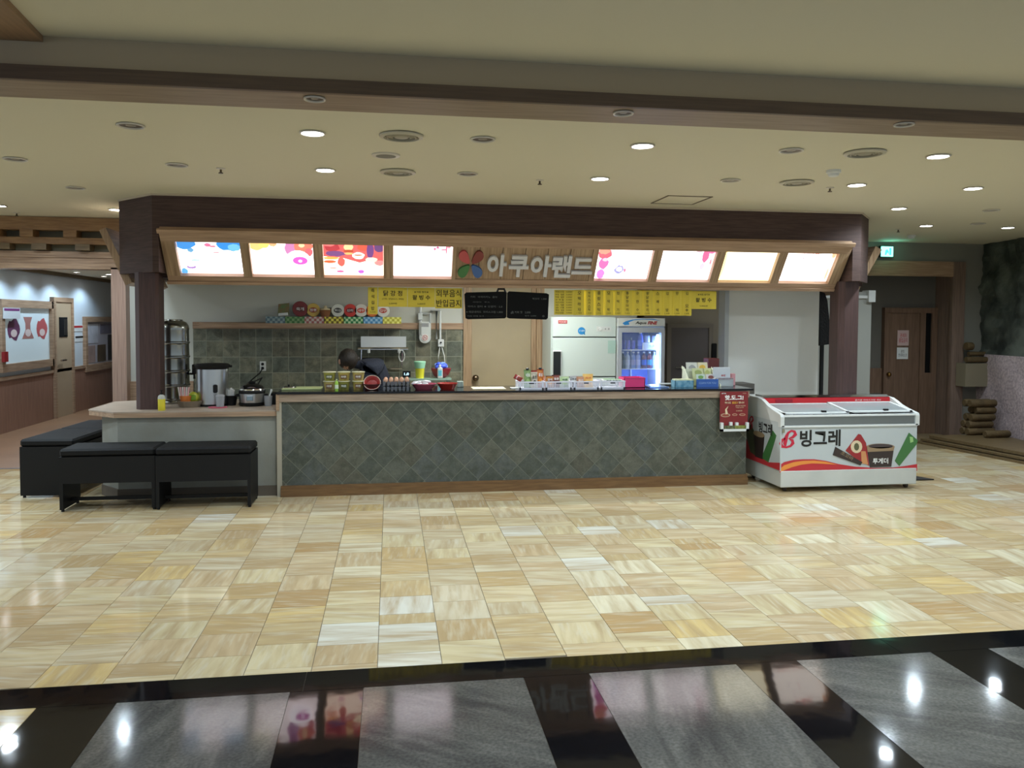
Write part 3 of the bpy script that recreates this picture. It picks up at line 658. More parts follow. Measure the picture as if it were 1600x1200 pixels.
# raised letters and pinwheel emblem
lw = mat('letter_face', (205, 205, 205), .4)
for ch, x0, x1, y0, y1 in [('아', 762, 789, 394, 428), ('쿠', 796, 823, 396, 429), ('아', 830, 858, 396, 429), ('랜', 864, 889, 396, 430), ('드', 895, 923, 400, 425)]:
    a, t = on(sg, x0, y0); b, u = on(sg, x1, y1)
    text(ch, (a+b)/2, (t+u)/2, -.022, lw, sg, w=b-a, h=t-u, bold=.035, depth=.03, local=True, name='raised_letter')
ecx, ecz = on(sg, 735, 410)
for k, (ang, cc) in enumerate([(135, (190, 78, 80)), (45, (128, 50, 44)), (225, (62, 120, 66)), (315, (62, 100, 160))]):
    t = math.radians(ang); ux, uz = math.cos(t), math.sin(t); vx, vz = -uz, ux
    sgn = -1 if k in (0, 3) else 1
    pts = []
    for i in range(20):
        q = i*math.tau/20; r = .085*(1+.0*math.cos(q)); a_, b_ = .098+.080*math.cos(q), .047*math.sin(q)*(1+.45*math.cos(q))
        b_ += .02*sgn*(a_/.15)**2
        pts.append((ecx+ux*a_+vx*b_, ecz+uz*a_*1.0+vz*b_))
    MB().prism(pts, -.045, -.02, 'Y').build('emblem_petal', mat('petal_%d' % k, cc, .45), sg, local=True)
# side menu boxes of the canopy (edge on)
for nm, lb, sx, xx, ys in [('side_menu_box', 'tilted wooden sign box on the left side of the canopy', -1, -2.64, 8.5), ('side_menu_box', 'tilted wooden sign box on the right side of the canopy', 1, 5.30, 8.42)]:
    t_ = thing(nm, lb, 'sign', (xx, ys+.6, 2.1))
    o_, i_ = xx+sx*.22, xx-sx*.02
    if sx < 0: pts = [(xx-.20, 2.57), (xx-.14, 2.60), (xx+.10, 2.06), (xx+.04, 2.03)]
    else: pts = [(xx+.20, 2.52), (xx+.12, 2.56), (xx-.12, 2.06), (xx-.10, 2.02)]
    MB().prism(pts, ys, ys+1.3, 'Y').build('box_panel', woodl, t_)
    MB().prism([(p_[0]*.995+xx*.005, p_[1]) for p_ in pts], ys-.015, ys, 'Y').build('end_cap', woodlv, t_)

# pillars
for nm, lb, x0, x1 in [('pillar', 'dark red-brown wooden pillar standing on the low left counter', -2.42, -2.20), ('pillar', 'dark red-brown wooden pillar behind the ice cream freezer', 4.84, 5.07)]:
    zb_ = .83 if x0 < 0 else 0
    y0 = 8.12; c = .05
    MB().prism([(x0, y0+c), (x0+c, y0), (x1-c*.4, y0), (x1, y0+c), (x1, y0+.22), (x0, y0+.22)], zb_, FB+.004, 'Z').build(nm, woodpv, None, label=lb, cat='pillar')

# ================================================================== MAIN COUNTER
CY = 7.908
ct = thing('serving_counter', 'long serving counter faced with diagonal grey slate tiles under a wood edge', 'counter', (1.3, 8.2, 0))
MB().box(-1.03, 3.68, CY+.0012, CY+.5, 0, .91).build('counter_body', mat('tile_grout_dark', (118, 120, 106), .7), ct)
MB().box(-1.05, 3.70, CY-.02, CY+.5, .912, .985).build('wood_edge', wood('wavy_wood_edge', (166, 146, 126), (122, 102, 84), (1.2, 8, 30), .4, 2.4), ct)
MB().box(-1.07, 3.74, CY-.03, CY+.58, .985, 1.005).build('countertop', blackg, ct)
sd = .1975; hd = sd/math.sqrt(2)*1.0
# diamond lattice located from the photograph: one grout crossing
gx, gz = atY(805, 645, CY).x, atY(805, 645, CY).z
gp, gq = atY(1182, 709, CY), atY(1018, 645, CY)
gx = atY(1027, 722, CY).x; gz = atY(1027, 722, CY).z
D = .265
for i in range(-40, 40):
    for j in range(-12, 12):
        if (i+j) % 2: continue
        cx, cz = gx+i*D/2, gz+(j)*D/2
        P4 = [(cx-D/2+.003, cz), (cx, cz-D/2+.003), (cx+D/2-.003, cz), (cx, cz+D/2-.003)]
        P4 = clip(P4, -1.03, 3.68, .10, .91)
        if len(P4) < 3 or area2(P4) < .0004: continue
        k = random.choice([(92, 94, 84), (84, 88, 80), (98, 98, 86), (80, 84, 76), (90, 88, 76), (88, 92, 88)])
        MB().prism(P4, CY, CY+.014, 'Y').build('tile', slate, ct, tint=(*lin(k), random.random()))
MB().box(-1.04, 3.69, CY-.035, CY+.01, 0, .075).box(-1.04, 3.69, CY-.022, CY+.01, .075, .105).build('plinth', woodo if False else wood('plinth_wood', (124, 92, 58), (98, 70, 42), (2, 14, 18), .4), ct)
MB().box(-1.075, -1.03, CY-.01, CY+.5, 0, .985).build('end_panel', mat('cream_end', (168, 160, 142), .6), ct)
# white left end cap of the wood edge
MB().box(-1.08, -1.05, CY-.022, CY+.1, .83, .985).build('edge_return', woodl, ct)

# low counter at left
lc = thing('low_counter', 'low white walled side counter with a pale wood top at the left', 'counter', (-2, 8.3, 0))
ZL = .83
top = [(-1.08, 7.93), (-2.55, 7.93), (-2.86, 8.2), (-2.86, 8.95), (-2.6, 9.1), (-1.08, 9.1)]
MB().prism(top, ZL-.055, ZL-.012, 'Z').build('top_edge', woodh, lc)
MB().prism([(p[0]*1.002, p[1]) for p in top], ZL-.012, ZL, 'Z').build('worktop', mat('stone_worktop', (176, 158, 140), .35, var=.3, vscale=8), lc)
ins = [(-1.08, 7.965), (-2.53, 7.965), (-2.75, 8.22), (-2.75, 9.0), (-1.08, 9.0)]
MB().prism(ins, .1, ZL-.055, 'Z').build('counter_wall', mat('scuffed_white_wall', (148, 148, 138), .7, var=.6, vscale=3, rgb2=(126, 122, 108), bump=.06), lc)
MB().prism([(-1.08, 7.955), (-2.535, 7.955), (-2.76, 8.21), (-2.76, 9.0), (-1.08, 9.0)], 0, .1, 'Z').build('plinth', mat('scuffed_plinth', (92, 82, 70), .6), lc)

# ================================================================== BENCHES
def bench(lb, loc, L, Dp, rot=0, first=None):
    t = thing('bench', lb, 'bench', loc, (0, 0, rot), group='black waiting benches by the left counter')
    h = .555
    MB().cbox(0, L-.004, 0, Dp, h-.07, h, .018).build('seat_pad', leather, t, local=True)
    for q0 in (0, Dp-.02): MB().box(.03, L-.034, q0, q0+.02, .25, h-.071).build('apron', black, t, local=True)
    MB().box(.0, .03, 0, Dp, .02, h-.071).build('side_panel', black, t, local=True)
    MB().box(L-.034, L-.004, 0, Dp, .02, h-.071).build('side_panel', black, t, local=True)
    MB().box(.03, L-.034, Dp*.5-.012, Dp*.5+.012, .06, .09).build('stretcher', black, t, local=True)
    for a in (.015, L-.02):
        for b in (.03, Dp-.03): MB().lathe([(.014, 0), (.014, .021)], (a, b, 0), 8).build('foot', black, t, local=True)
    return t
bench('black bench standing in front of the low counter, its left half of the pair', (-2.87, 7.50, 0), .80, .40, .0)
bench('black bench against the right bench end, nearest the slate tiled counter', (-2.065, 7.48, 0), .82, .40, .0)
bench('black bench turned sideways at far left, nearer one of the two', (-2.975, 8.13, 0), .80, .49, math.radians(87))
bench('black bench turned sideways at far left, farther from the camera', (-2.93, 8.935, 0), .72, .49, math.radians(87))

# ================================================================== FREEZER
fz = thing('chest_freezer', 'white ice cream chest freezer with red trim and printed front', 'freezer', (4.57, 7.9, 0))
X0f, X1f, Y0f, Y1f = 3.83, 5.33, 7.45, 8.32
MB().cbox(X0f+.01, X1f-.01, Y0f+.004, Y1f, .05, .215, .006).build('kick_panel', mat('worn_white', (196, 197, 190), .5, var=.2, vscale=4), fz)
MB().box(X0f+.012, X1f-.012, Y0f+.012, Y1f-.01, .215, .66).build('cabinet', mat('freezer_print_white', (184, 190, 190), .35), fz)
prof = [(Y1f, .905), (7.98, .905), (7.88, .895), (7.80, .868), (7.73, .838), (7.63, .812), (7.52, .79), (7.462, .778), (7.45, .755), (7.45, .655), (7.50, .655), (7.50, .70), (7.7, .70), (Y1f, .70)]
MB().prism(prof, X0f-.005, X0f+.035, 'X').build('end_cheek', white, fz)
MB().prism(prof, X1f-.035, X1f+.005, 'X').build('end_cheek', white, fz)
MB().box(X0f, X0f+.012, Y0f+.008, Y1f, .215, .70).build('side_graphic_panel', mat('freezer_print_white', None), fz)
MB().box(X0f+.035, X1f-.035, Y0f+.012, Y0f+.04, .668, .755).build('front_window', mat('mirror_band', (190, 198, 200), .1, .9), fz)
MB().box(X0f+.035, X1f-.035, Y0f+.0, Y0f+.035, .755, .772).box(X0f+.012, X1f-.012, Y0f+.0, Y0f+.02, .65, .668).build('front_rail', whitep, fz)
MB().box(X0f+.035, X1f-.035, 8.0, Y1f-.01, .70, .905).build('rear_housing', white, fz)
rb = MB().prism([(7.93, .905), (7.895, .90), (7.89, .845), (7.93, .84)], X0f+.035, X1f-.035, 'X').build('red_trim', mat('red_trim', (186, 28, 36), .35), fz)
MB().prism([(8.1, .925), (7.95, .925), (7.90, .905), (8.1, .905)], X0f+.035, X1f-.035, 'X').build('chrome_top_rail', chrome, fz)
# sloping sliding lids
sl0, sl1 = Vector((0, 7.49, .775)), Vector((0, 7.90, .835))
def slope(y, dz): return .775+(y-7.49)/(7.90-7.49)*.06+dz
def slab_lid(x0, x1, dz):
    k = MB()
    fw = .03
    def bar(a, b, y0, y1):
        k.poly([(a, y0, slope(y0, dz)), (b, y0, slope(y0, dz)), (b, y1, slope(y1, dz)), (a, y1, slope(y1, dz)),
                (a, y0, slope(y0, dz)+.015), (b, y0, slope(y0, dz)+.015), (b, y1, slope(y1, dz)+.015), (a, y1, slope(y1, dz)+.015)],
               [(0, 3, 2, 1), (4, 5, 6, 7), (0, 1, 5, 4), (1, 2, 6, 5), (2, 3, 7, 6), (3, 0, 4, 7)])
    bar(x0, x1, 7.50, 7.52); bar(x0, x1, 7.86, 7.88); bar(x0, x0+fw, 7.50, 7.88); bar(x1-fw, x1, 7.50, 7.88)
    lid = k.build('lid', whitep, fz)
    g = MB(); g.poly([(x0+fw, 7.52, slope(7.52, dz+.006)), (x1-fw, 7.52, slope(7.52, dz+.006)), (x1-fw, 7.86, slope(7.86, dz+.006)), (x0+fw, 7.86, slope(7.86, dz+.006)),
                      (x0+fw, 7.52, slope(7.52, dz+.010)), (x1-fw, 7.52, slope(7.52, dz+.010)), (x1-fw, 7.86, slope(7.86, dz+.010)), (x0+fw, 7.86, slope(7.86, dz+.010))],
                     [(0, 3, 2, 1), (4, 5, 6, 7), (0, 1, 5, 4), (1, 2, 6, 5), (2, 3, 7, 6), (3, 0, 4, 7)])
    g.build('lid_glass', mat('lid_glass', (200, 206, 206), .08, trans=.55), lid)
    MB().cbox((x0+x1)/2-.12*0+(.05), (x0+x1)/2+.1, 7.50, 7.53, slope(7.5, dz)+.012, slope(7.5, dz)+.034, .004).build('lid_handle', black, lid)
slab_lid(X0f+.04, 4.62, .0); slab_lid(4.56, X1f-.04, .009)
MB().box(X0f+.05, X1f-.05, 7.51, 7.99, .705, .71).build('well_floor', mat('frosty_well', (120, 124, 128), .5), fz)
q = MB()
for i in range(6):
    q.box(3.95+i*.22, 4.1+i*.22, 7.6, 7.85, .71, .735)
q.build('ice_cream_stock', mat('mixed_wrappers', (130, 110, 110), .5, var=.8, vscale=9, rgb2=(70, 90, 120)), fz)
# front print
yF = Y0f+.011
def fp(x, y): p = atY(x, y, yF); return (p.x, p.z)
def fpoly(pts, m_, t=.001, nm='print'): flat([fp(*p) for p in pts], yF, m_, fz, nm, t=t)
redw = mat('wave_red', (186, 44, 52), .45); orw = mat('wave_orange', (226, 140, 60), .45)
up = [(1218, 727), (1225, 722), (1240, 718.5), (1255, 717.5), (1272, 717.5), (1290, 720), (1310, 725), (1335, 729), (1365, 731), (1395, 730.5), (1415, 728), (1433, 725)]
fpoly(up+[(1433, 735.5), (1218, 738.5)], redw, .0012)
fpoly([(1218, 733), (1225, 727), (1240, 722), (1255, 720), (1272, 719.5), (1290, 721.5), (1308, 726), (1285, 724.5), (1268, 724), (1252, 726), (1237, 730), (1220, 737)], orw, .002)
c_, d_ = fp(1232, 686)
def beta(cx, cz, h, basis=None):
    K = [(.30, .56, .07), (.13, .44, .10), (.05, .25, .12), (.14, .08, .11), (.38, .03, .07), (.62, .10, .09), (.76, .26, .13), (.72, .42, .11), (.52, .53, .05), (.74, .60, .10), (.90, .76, .14), (.84, .92, .10), (.66, .97, .07), (.48, .86, .09), (.38, .66, .13), (.33, .42, .15), (.30, .22, .13), (.34, .10, .06)]
    Q = []; 
    for i, (u, v, w_) in enumerate(K):
        a_, b_ = K[max(0, i-1)], K[min(len(K)-1, i+1)]; d_ = Vector((b_[0]-a_[0], b_[1]-a_[1])).normalized()
        for s_ in (-1, 1): Q.append((u-.5-d_.y*w_*.75*s_, v-.5+d_.x*w_*.75*s_))
    mb = MB(); P = []
    for t_ in (.001, .002):
        for a_, b_ in Q:
            a_, b_ = cx+a_*h*1.05, cz+b_*h
            P.append(basis[0]+basis[1]*a_+basis[2]*b_+basis[3]*t_ if basis else Vector((a_, yF-t_, b_)))
    n_ = len(Q); fs_ = []
    for i in range(0, n_-2, 2):
        fs_ += [(i, i+1, i+3, i+2), (n_+i, n_+i+2, n_+i+3, n_+i+1), (i, i+2, n_+i+2, n_+i), (i+1, n_+i+1, n_+i+3, i+3)]
    mb.poly(P, fs_).build('logo_letter', mat('logo_red', (190, 30, 56), .5), fz)
beta(c_, d_, .175)
a, b = fp(1250, 672); c, d = fp(1313, 697)
text('빙그레', (a+c)/2, (b+d)/2, yF-.001, blackink, fz, w=c-a, h=b-d, bold=.028)
# product pictures
cup = mat('cup_dark', (52, 40, 36), .4); gold = mat('cup_gold', (150, 126, 96), .4); grn = mat('bar_green', (62, 112, 58), .4); redb = mat('bar_red', (150, 40, 42), .4); cream = mat('print_cream', (214, 196, 160), .5)
fpoly([(1405, 728), (1398, 720), (1420, 676), (1434, 688), (1432, 694)], grn, .003)
fpoly([(1421, 682), (1426, 683), (1427, 690), (1422, 692)], mat('leaf_pale', (150, 190, 120), .5), .004)
fpoly([(1321, 704), (1341, 678), (1345, 679), (1353, 692), (1358, 728), (1336, 716)], redb, .003)
fpoly([(1330+9*math.cos(t)+8, 698+10*math.sin(t)) for t in [i*math.tau/14 for i in range(14)]], cream, .004)
fpoly([(1335+4*math.cos(t)+3, 698+6*math.sin(t)) for t in [i*math.tau/10 for i in range(10)]], mat('print_olive', (90, 90, 60), .5), .005)
fpoly([(1345, 705), (1352, 705), (1356, 726), (1346, 724)], mat('print_caramel', (200, 140, 90), .5), .005)
fpoly([(1301, 711), (1305, 698), (1347, 722), (1344, 727)], cup, .006)
text('초코바', fp(1323, 714)[0], fp(1323, 712)[1], yF-.006, gold, fz, w=.15, h=.04, rot=-.5)
fpoly([(1355, 703), (1396, 701), (1392, 729), (1359, 730)], cup, .007)
fpoly([(1375.5+22*math.cos(t), 698+5*math.sin(t)) for t in [i*math.tau/20 for i in range(20)]], gold, .0075)
fpoly([(1375.5+19*math.cos(t), 697+3.6*math.sin(t)) for t in [i*math.tau/20 for i in range(20)]], mat('choc_ice', (70, 58, 56), .4), .0085)
fpoly([(1354, 699), (1397, 698), (1395.5, 704), (1355, 706)], gold, .0085)
text('투게더', fp(1375, 720)[0], fp(1375, 720)[1], yF-.008, whiteink, fz, w=.17, h=.058, bold=.02)
text('즐거운 아이스크림 세상', fp(1378, 628)[0]+.12, .872, 7.888, whiteink, fz, w=.3, h=.018)
t_ = text('빙그레', X0f+.25, .872, 7.888, whiteink, fz, w=.14, h=.026, bold=.02)
MB().box(X0f+.16, X0f+.35, 7.886, 7.8905, .855, .89).build('print', mat('badge_red', (150, 22, 40), .4), fz)
MB().box(3.845, 3.868, 7.442, 7.452, .60, .635).build('energy_badge', mat('grey_badge', (130, 124, 100), .5), fz)
# left side print (faces -X)
sb_ = (Vector((X0f-.0005, 0, 0)), Vector((0, -1, 0)), Vector((0, 0, 1)), Vector((-1, 0, 0)))
text('빙그레', -7.78, .60, .001, blackink, fz, w=.30, h=.12, bold=.028, basis=sb_)
beta(-8.13, .615, .15, sb_)
def sp(pts, m_, t): MB().prism([(y_, z_) for y_, z_ in pts], X0f-.0005-t, X0f, 'X').build('print', m_, fz)
sp([(8.31, .44), (8.2, .42), (7.95, .30), (7.7, .262), (7.455, .30), (7.455, .22), (8.31, .22)], redw, .001)
sp([(8.25, .50), (8.12, .60), (8.02, .52), (8.0, .28), (8.12, .30)], mat('bar_olive', (84, 88, 60), .5), .002)
sp([(7.86, .28), (7.62, .60), (7.54, .56), (7.70, .26)], grn, .002)
sp([(8.05, .52), (7.80, .52), (7.83, .27), (8.0, .27)], cup, .003)
MB().prism(ell(-7.925*-1, .52, .13, .03), X0f-.0045, X0f, 'X').build('print', gold, fz)
for cx_, cy_ in [(3.92, 7.53), (5.25, 7.53), (3.92, 8.22), (5.25, 8.22)]:
    MB().lathe([(.024, -.014), (.026, -.01), (.026, .01), (.024, .014)], (cx_, cy_, .027), 14, 'X').build('caster', mat('caster_grey', (54, 44, 36), .5), fz)

# ================================================================== CEILING FITTINGS
ringm = mat('lamp_ring', (206, 200, 186), .35)
glow = mat('lamp_glow', (255, 255, 255), .5, emit=(250, 250, 255), estr=14)
dead = mat('lamp_reflector_off', (104, 92, 80), .35, .6)
def downlight(x, y, on_, z=CZ, lb='', r=.068, w=LAMP_W):
    t = thing('downlight', lb, 'ceiling light', (x, y, z-.012), group='lit ceiling downlights' if on_ else 'unlit ceiling downlights')
    MB().lathe([(r*.98, .012), (r*1.14, .008), (r*1.12, .0), (r*.98, .001), (r*.93, .008), (r*.92, .012)], (0, 0, 0), 24).build('trim_ring', ringm, t, local=True)
    if on_:
        MB().lathe([(r*.94, 0), (r*.7, -.004), (.002, -.006)], (0, 0, .008), 20).build('lamp_face', glow, t, local=True)
        spot(x, y, z-.03, w, (.80, .97, 1.1))
    else:
        MB().lathe([(r*.94, .0085), (r*.92, .0105)], (0, 0, 0), 20).build('reflector', dead, t, local=True)
        MB().sphere((0, 0, .010), r*.45, 10, 6, (1, 1, .2)).build('bulb', mat('dead_bulb', (150, 142, 130), .3), t, local=True)
    return t
lit_l = [(-.48, 5.21, 'nearest lit downlight above the counter, left of the round vents'), (-.5, 6.47, 'lit downlight closest above the canopy left of the round vents'),
         (1.66, 5.21, 'brightest lit downlight, near the wooden ceiling trim above the lettering'), (1.70, 6.46, 'lit downlight above the canopy, straight over the raised letters'),
         (3.80, 5.18, 'lit downlight at right nearest the wooden ceiling trim'), (3.92, 6.37, 'lit downlight beside the sprinkler near the canopy right corner'),
         (5.0, 6.35, 'lit downlight at the right edge, second row from the trim'), (5.15, 7.6, 'lit downlight right of the canopy corner above the exit sign'),
         (6.38, 8.88, 'lit downlight far back between exit sign and rock wall'), (7.47, 8.87, 'lit downlight farthest right, close to the rock wall'),
         (-2.9, 9.2, 'lit downlight half hidden behind the canopy left corner')]
for x_, y_, lb in lit_l: downlight(x_, y_, True, lb=lb, r=.072)
off_l = [(-1.55, 5.2, 'unlit downlight at left nearest the wooden ceiling trim'), (-2.72, 6.43, 'unlit downlight at the far left edge of the ceiling'),
         (-1.6, 6.46, 'unlit downlight beside the sprinkler at left'), (-2.78, 7.74, 'unlit downlight at left, closest to the log beams'),
         (.59, 5.2, 'unlit downlight right of the larger round vents near the trim'), (.61, 6.44, 'unlit downlight right of the farther round vent over the menu box'),
         (2.7, 5.18, 'unlit downlight left of the large round vent at right'), (2.78, 6.35, 'unlit downlight just above the square access panel'),
         (6.16, 7.55, 'unlit downlight far right, nearer of the two by the rock wall'), (6.84, 8.59, 'unlit downlight far right, farther back by the rock wall')]
for x_, y_, lb in off_l: downlight(x_, y_, False, lb=lb, r=.072)
for (x_, y_), lb in zip([(-.39, 4.31), (1.28, 4.32), (2.96, 4.29)], ['left', 'middle', 'right']):
    p = downlight(x_, y_+.05, False, z=CZ-.012, lb='small unlit spot set in the wooden ceiling trim, %s one' % lb, r=.05); p['group'] = 'unlit spots in the wooden trim'
# unseen spots added behind the camera; their floor bounce brightens the raised ceiling
for x_ in (-3.5, -1.2, 1.1, 3.4, 5.7, 8):
    for y_ in (-2.5, 0, 2.3):
        if y_ > 2 and x_ < 0 : continue
        s_ = spot(x_, y_, 3.03, LOBBY_FILL_W, (.80, .97, 1.14), 160, 1, .1)
# corridor wash lights
for k, y_ in enumerate((11.84, 12.75, 13.65, 14.6, 15.9)):
    t_ = downlight(-5.25, y_, True, z=2.49, lb='lit wall washer in the corridor ceiling, %s from the hall' % ords[k], r=.05, w=.01); t_['group'] = 'corridor wall washers'
    spot(-5.25, y_, 2.44, CORRIDOR_W*(1.5 if k == 0 else .85), (.60, .82, 1.05), 140, .5, .03)
for k, (x_, y_) in enumerate([(-4.02, 9.1), (-3.95, 7.7), (-3.92, 6.44), (-3.9, 5.2), (-5.1, 7.7)]):
    downlight(x_, y_, True, lb='lit downlight beyond the left edge of the photo, %s row from the corridor' % ords[k], r=.072)
downlight(-4.9, 15.2, True, z=2.49, lb='lit downlight inside the corridor beyond the wooden jamb', r=.09, w=26)
spot(-4.6, 11.5, 2.45, 25, (.9, .95, 1), 140, 1, .05)
def vent(x, y, lb, r=.125):
    t = thing('ceiling_vent', lb, 'air vent', (x, y, CZ-.02), group='round ceiling air vents')
    MB().lathe([(r*.96, .02), (r*1.12, .014), (r*1.1, .006), (r*.9, .0), (r*.86, .012), (r*.85, .02)], (0, 0, 0), 28).build('outer_ring', mat('vent_ring', (186, 180, 160), .4), t, local=True)
    MB().lathe([(r*.86, .016), (r*.855, .019)], (0, 0, 0), 24).build('throat', mat('vent_dark', (60, 54, 44), .6), t, local=True)
    for k in (.78, .52):
        MB().lathe([(r*k, .014), (r*k, .004), (r*(k-.08), .0), (r*(k-.09), .010)], (0, 0, 0), 24).build('inner_cone', mat('vent_cone', (158, 152, 132), .45), t, local=True)
    MB().lathe([(r*.34, .012), (r*.34, .003), (.002, -.002)], (0, 0, 0), 20).build('centre_plate', mat('vent_cone', None), t, local=True)
vent(.07, 5.19, 'round vent nearest the wooden trim, left of centre'); vent(.06, 6.45, 'round vent just above the canopy, left of centre')
vent(3.23, 5.16, 'round vent nearest the wooden trim, at right'); vent(3.36, 6.34, 'round vent above the canopy, at right near the smoke detector')
t = thing('ceiling_speaker', 'flat round grey speaker grille between the two left vents', 'speaker', (-.03, 5.82, CZ-.012))
MB().lathe([(.10, .012), (.10, .004), (.094, .0)], (0, 0, 0), 26).build('rim', ringm, t, local=True); MB().lathe([(.093, .002), (.05, -.002), (.002, -.003)], (0, 0, 0), 26).build('grille', mat('grille_grey', (118, 116, 104), .6), t, local=True)
for (x_, y_), lb in zip([(-1.3, 6.56), (1.23, 6.63), (3.78, 6.55), (-4.1, 9.7), (6.3, 9.3)], ['left of the first lit downlights', 'above the middle of the menu box', 'beside the smoke detector at right', 'above the log beams at far left', 'at the far right corner of the ceiling']):
    t = thing('sprinkler', 'small sprinkler head in the ceiling '+lb, 'sprinkler', (x_, y_, CZ-.04), group='ceiling sprinkler heads')
    MB().lathe([(.034, .04), (.034, .034), (.012, .03)], (0, 0, 0), 14).build('escutcheon', ringm, t, local=True)
    MB().lathe([(.008, .03), (.008, .01), (.018, .006), (.018, .0)], (0, 0, 0), 10).build('head', mat('sprinkler_brass', (90, 78, 60), .4, .8), t, local=True)
for (x_, y_), lb in zip([(3.38, 5.81), (6.9, 9.9)], ['round white smoke detector between vents at right', 'round white smoke detector at the far right corner']):
    t = thing('smoke_detector', lb, 'smoke detector', (x_, y_, CZ-.05), group='smoke detectors')
    MB().lathe([(.055, .05), (.055, .03), (.04, .025)], (0, 0, 0), 18).build('base', whitep, t, local=True); MB().lathe([(.042, .028), (.038, .006), (.02, .0)], (0, 0, 0), 18).build('sensor_cap', whitep, t, local=True)
t = thing('access_panel', 'square access panel in the ceiling just above the canopy', 'access panel', (2.77, 7.47, CZ-.006))
MB().box(-.22, .22, -.25, -.235, 0, .006).box(-.22, .22, .235, .25, 0, .006).box(-.22, -.205, -.25, .25, 0, .006).box(.205, .22, -.25, .25, 0, .006).build('panel_frame', mat('panel_line', (110, 98, 80), .6), t, local=True)
MB().box(-.2, .2, -.23, .23, .003, .006).build('panel', paint, t, local=True)

# exit sign
ex = thing('exit_sign', 'lit green emergency exit sign high on the right rear wall', 'exit sign', (7.1, RY-.06, 2.72))
p, q = atY(1377.5, 385, RY-.08), atY(1395, 401, RY-.08)
MB().box(p.x-.012, q.x+.012, RY-.07, RY-.03, q.z-.012, p.z+.012).build('housing', black, ex)
MB().box(p.x, q.x, RY-.085, RY-.069, q.z, p.z).build('lit_face', mat('exit_glow', (150, 255, 235), .5, emit=(120, 255, 225), estr=1.8), ex)
mx_, mz_ = (p.x+q.x)/2, (p.z+q.z)/2
eg = mat('exit_figure', (40, 170, 140), .5, emit=(60, 200, 165), estr=1.2)
MB().box(mx_+.03, mx_+.06, RY-.088, RY-.085, mz_-.05, mz_+.05).build('doorway_symbol', eg, ex)
MB().prism([(mx_-.04, mz_-.05), (mx_-.02, mz_-.05), (mx_, mz_-.01), (mx_+.02, mz_-.04), (mx_+.02, mz_-.0), (mx_-.0, mz_+.03), (mx_-.03, mz_+.02)], RY-.088, RY-.085, 'Y').build('running_figure', eg, ex)
l = bpy.data.lights.new('exit_light', 'POINT'); l.energy = .35; l.color = (.3, 1, .8); l.shadow_soft_size = .1
o = bpy.data.objects.new('exit_light', l); COL.objects.link(o); o.location = (mx_, RY-.22, 2.74)

# kitchen light fitting under the soffit
kl = thing('kitchen_light', 'white strip light fixed under the kitchen soffit behind the menu box', 'ceiling light', (1.4, 8.75, 2.33))
MB().box(.6, 2.2, 8.68, 8.82, 2.325, 2.36).build('housing', whitep, kl)
MB().box(.62, 2.18, 8.69, 8.81, 2.318, 2.325).build('diffuser', mat('tube_glow', (255, 255, 250), .5, emit=(255, 250, 240), estr=6), kl)
area(1.4, 8.75, 2.31, 1.55, .11, KITCHEN_W, (.92, 1, 1))

# ================================================================== SIGNS UNDER THE MENU BOX
UY = 8.32
def paper(x0, y0, x1, y1, lb, Y=UY, m_=yellowp, curl=0, nm='paper_sign'):
    p, q = atY(x0, y0, Y), atY(x1, y1, Y)
    t = thing(nm, lb, 'sign', ((p.x+q.x)/2, Y, q.z), group='yellow paper menus under the canopy')
    b_ = MB(); n_ = 4
    for i in range(n_+1):
        f = i/n_; yy = Y-curl*math.sin(f*math.pi/2)*.02 - (.004 if curl else 0)*(i % 2)
        for z in (p.z, q.z): b_.v += [Vector((p.x+(q.x-p.x)*f, yy, z)), Vector((p.x+(q.x-p.x)*f, yy+.0015, z))]
    for i in range(n_):
        k = i*4; b_.f += [(k, k+4, k+6, k+2), (k+1, k+3, k+7, k+5), (k, k+1, k+5, k+4), (k+2, k+6, k+7, k+3)]
    b_.f += [(0, 2, 3, 1), (n_*4, n_*4+1, n_*4+3, n_*4+2)]
    b_.build('sheet', m_, t)
    return t, p, q
def vert(t, p, q, chars, price, Y=UY):
    cx = (p.x+q.x)/2; Hh = p.z-q.z; n_ = len(chars)
    for i, ch in enumerate(chars):
        if ch == ' ': continue
        z = p.z-Hh*(.12+.66*(i/(max(1, n_-1)))); text(ch, cx, z, Y-.028, blackink, t, h=min(.036, Hh*.75/n_*.8), bold=.01)
    text(price, cx, q.z+Hh*.08, Y-.028, blackink, t, h=.012, w=.055)
strips = [((896, 912), '오떡라자', '1,500'), ((912, 927), '핫빅스커스틱', '1,500'), ((927, 942), '콜팝스틱', '1,500'), ((942, 957.5), '모 악 팍', '1,500'), ((957.5, 971), '컵 떡 기', '1,500'),
          ((971, 987), '통닭한마리', '3,000'), ((987, 1002.5), '순 한 수', '1,500'), ((1002.5, 1018), '황닭한마리', '12,000'), ((1019, 1033), '스 페 셔', '2,000'), ((1033, 1049), '김   밥', '1,500'),
          ((1049, 1064), '만   떡', '1,500'), ((1064, 1079.5), '김  모+', '1,500')]
t, p, q = paper(866, 453, 896, 492, 'yellow price list sheet, leftmost of the row right of the chalkboard')
names = ['떡볶이국', '라 면', '떡 면', '우 떡 동', '치즈라면', '오 뎅', '순 대', '튀 김', '떡오뎅탕']
for i, s in enumerate(names):
    z = p.z-(p.z-q.z)*(.08+.105*i); cx = (p.x+q.x)/2
    text(s, p.x+(q.x-p.x)*.28, z, UY-.004, blackink, t, h=.018, w=.09); text('5,000' if i % 2 else '3,000', p.x+(q.x-p.x)*.76, z, UY-.004, blackink, t, h=.013, w=.06)
_o = ['first', 'second', 'third', 'fourth', 'fifth', 'sixth', 'seventh', 'eighth', 'ninth', 'tenth', 'eleventh', 'twelfth']
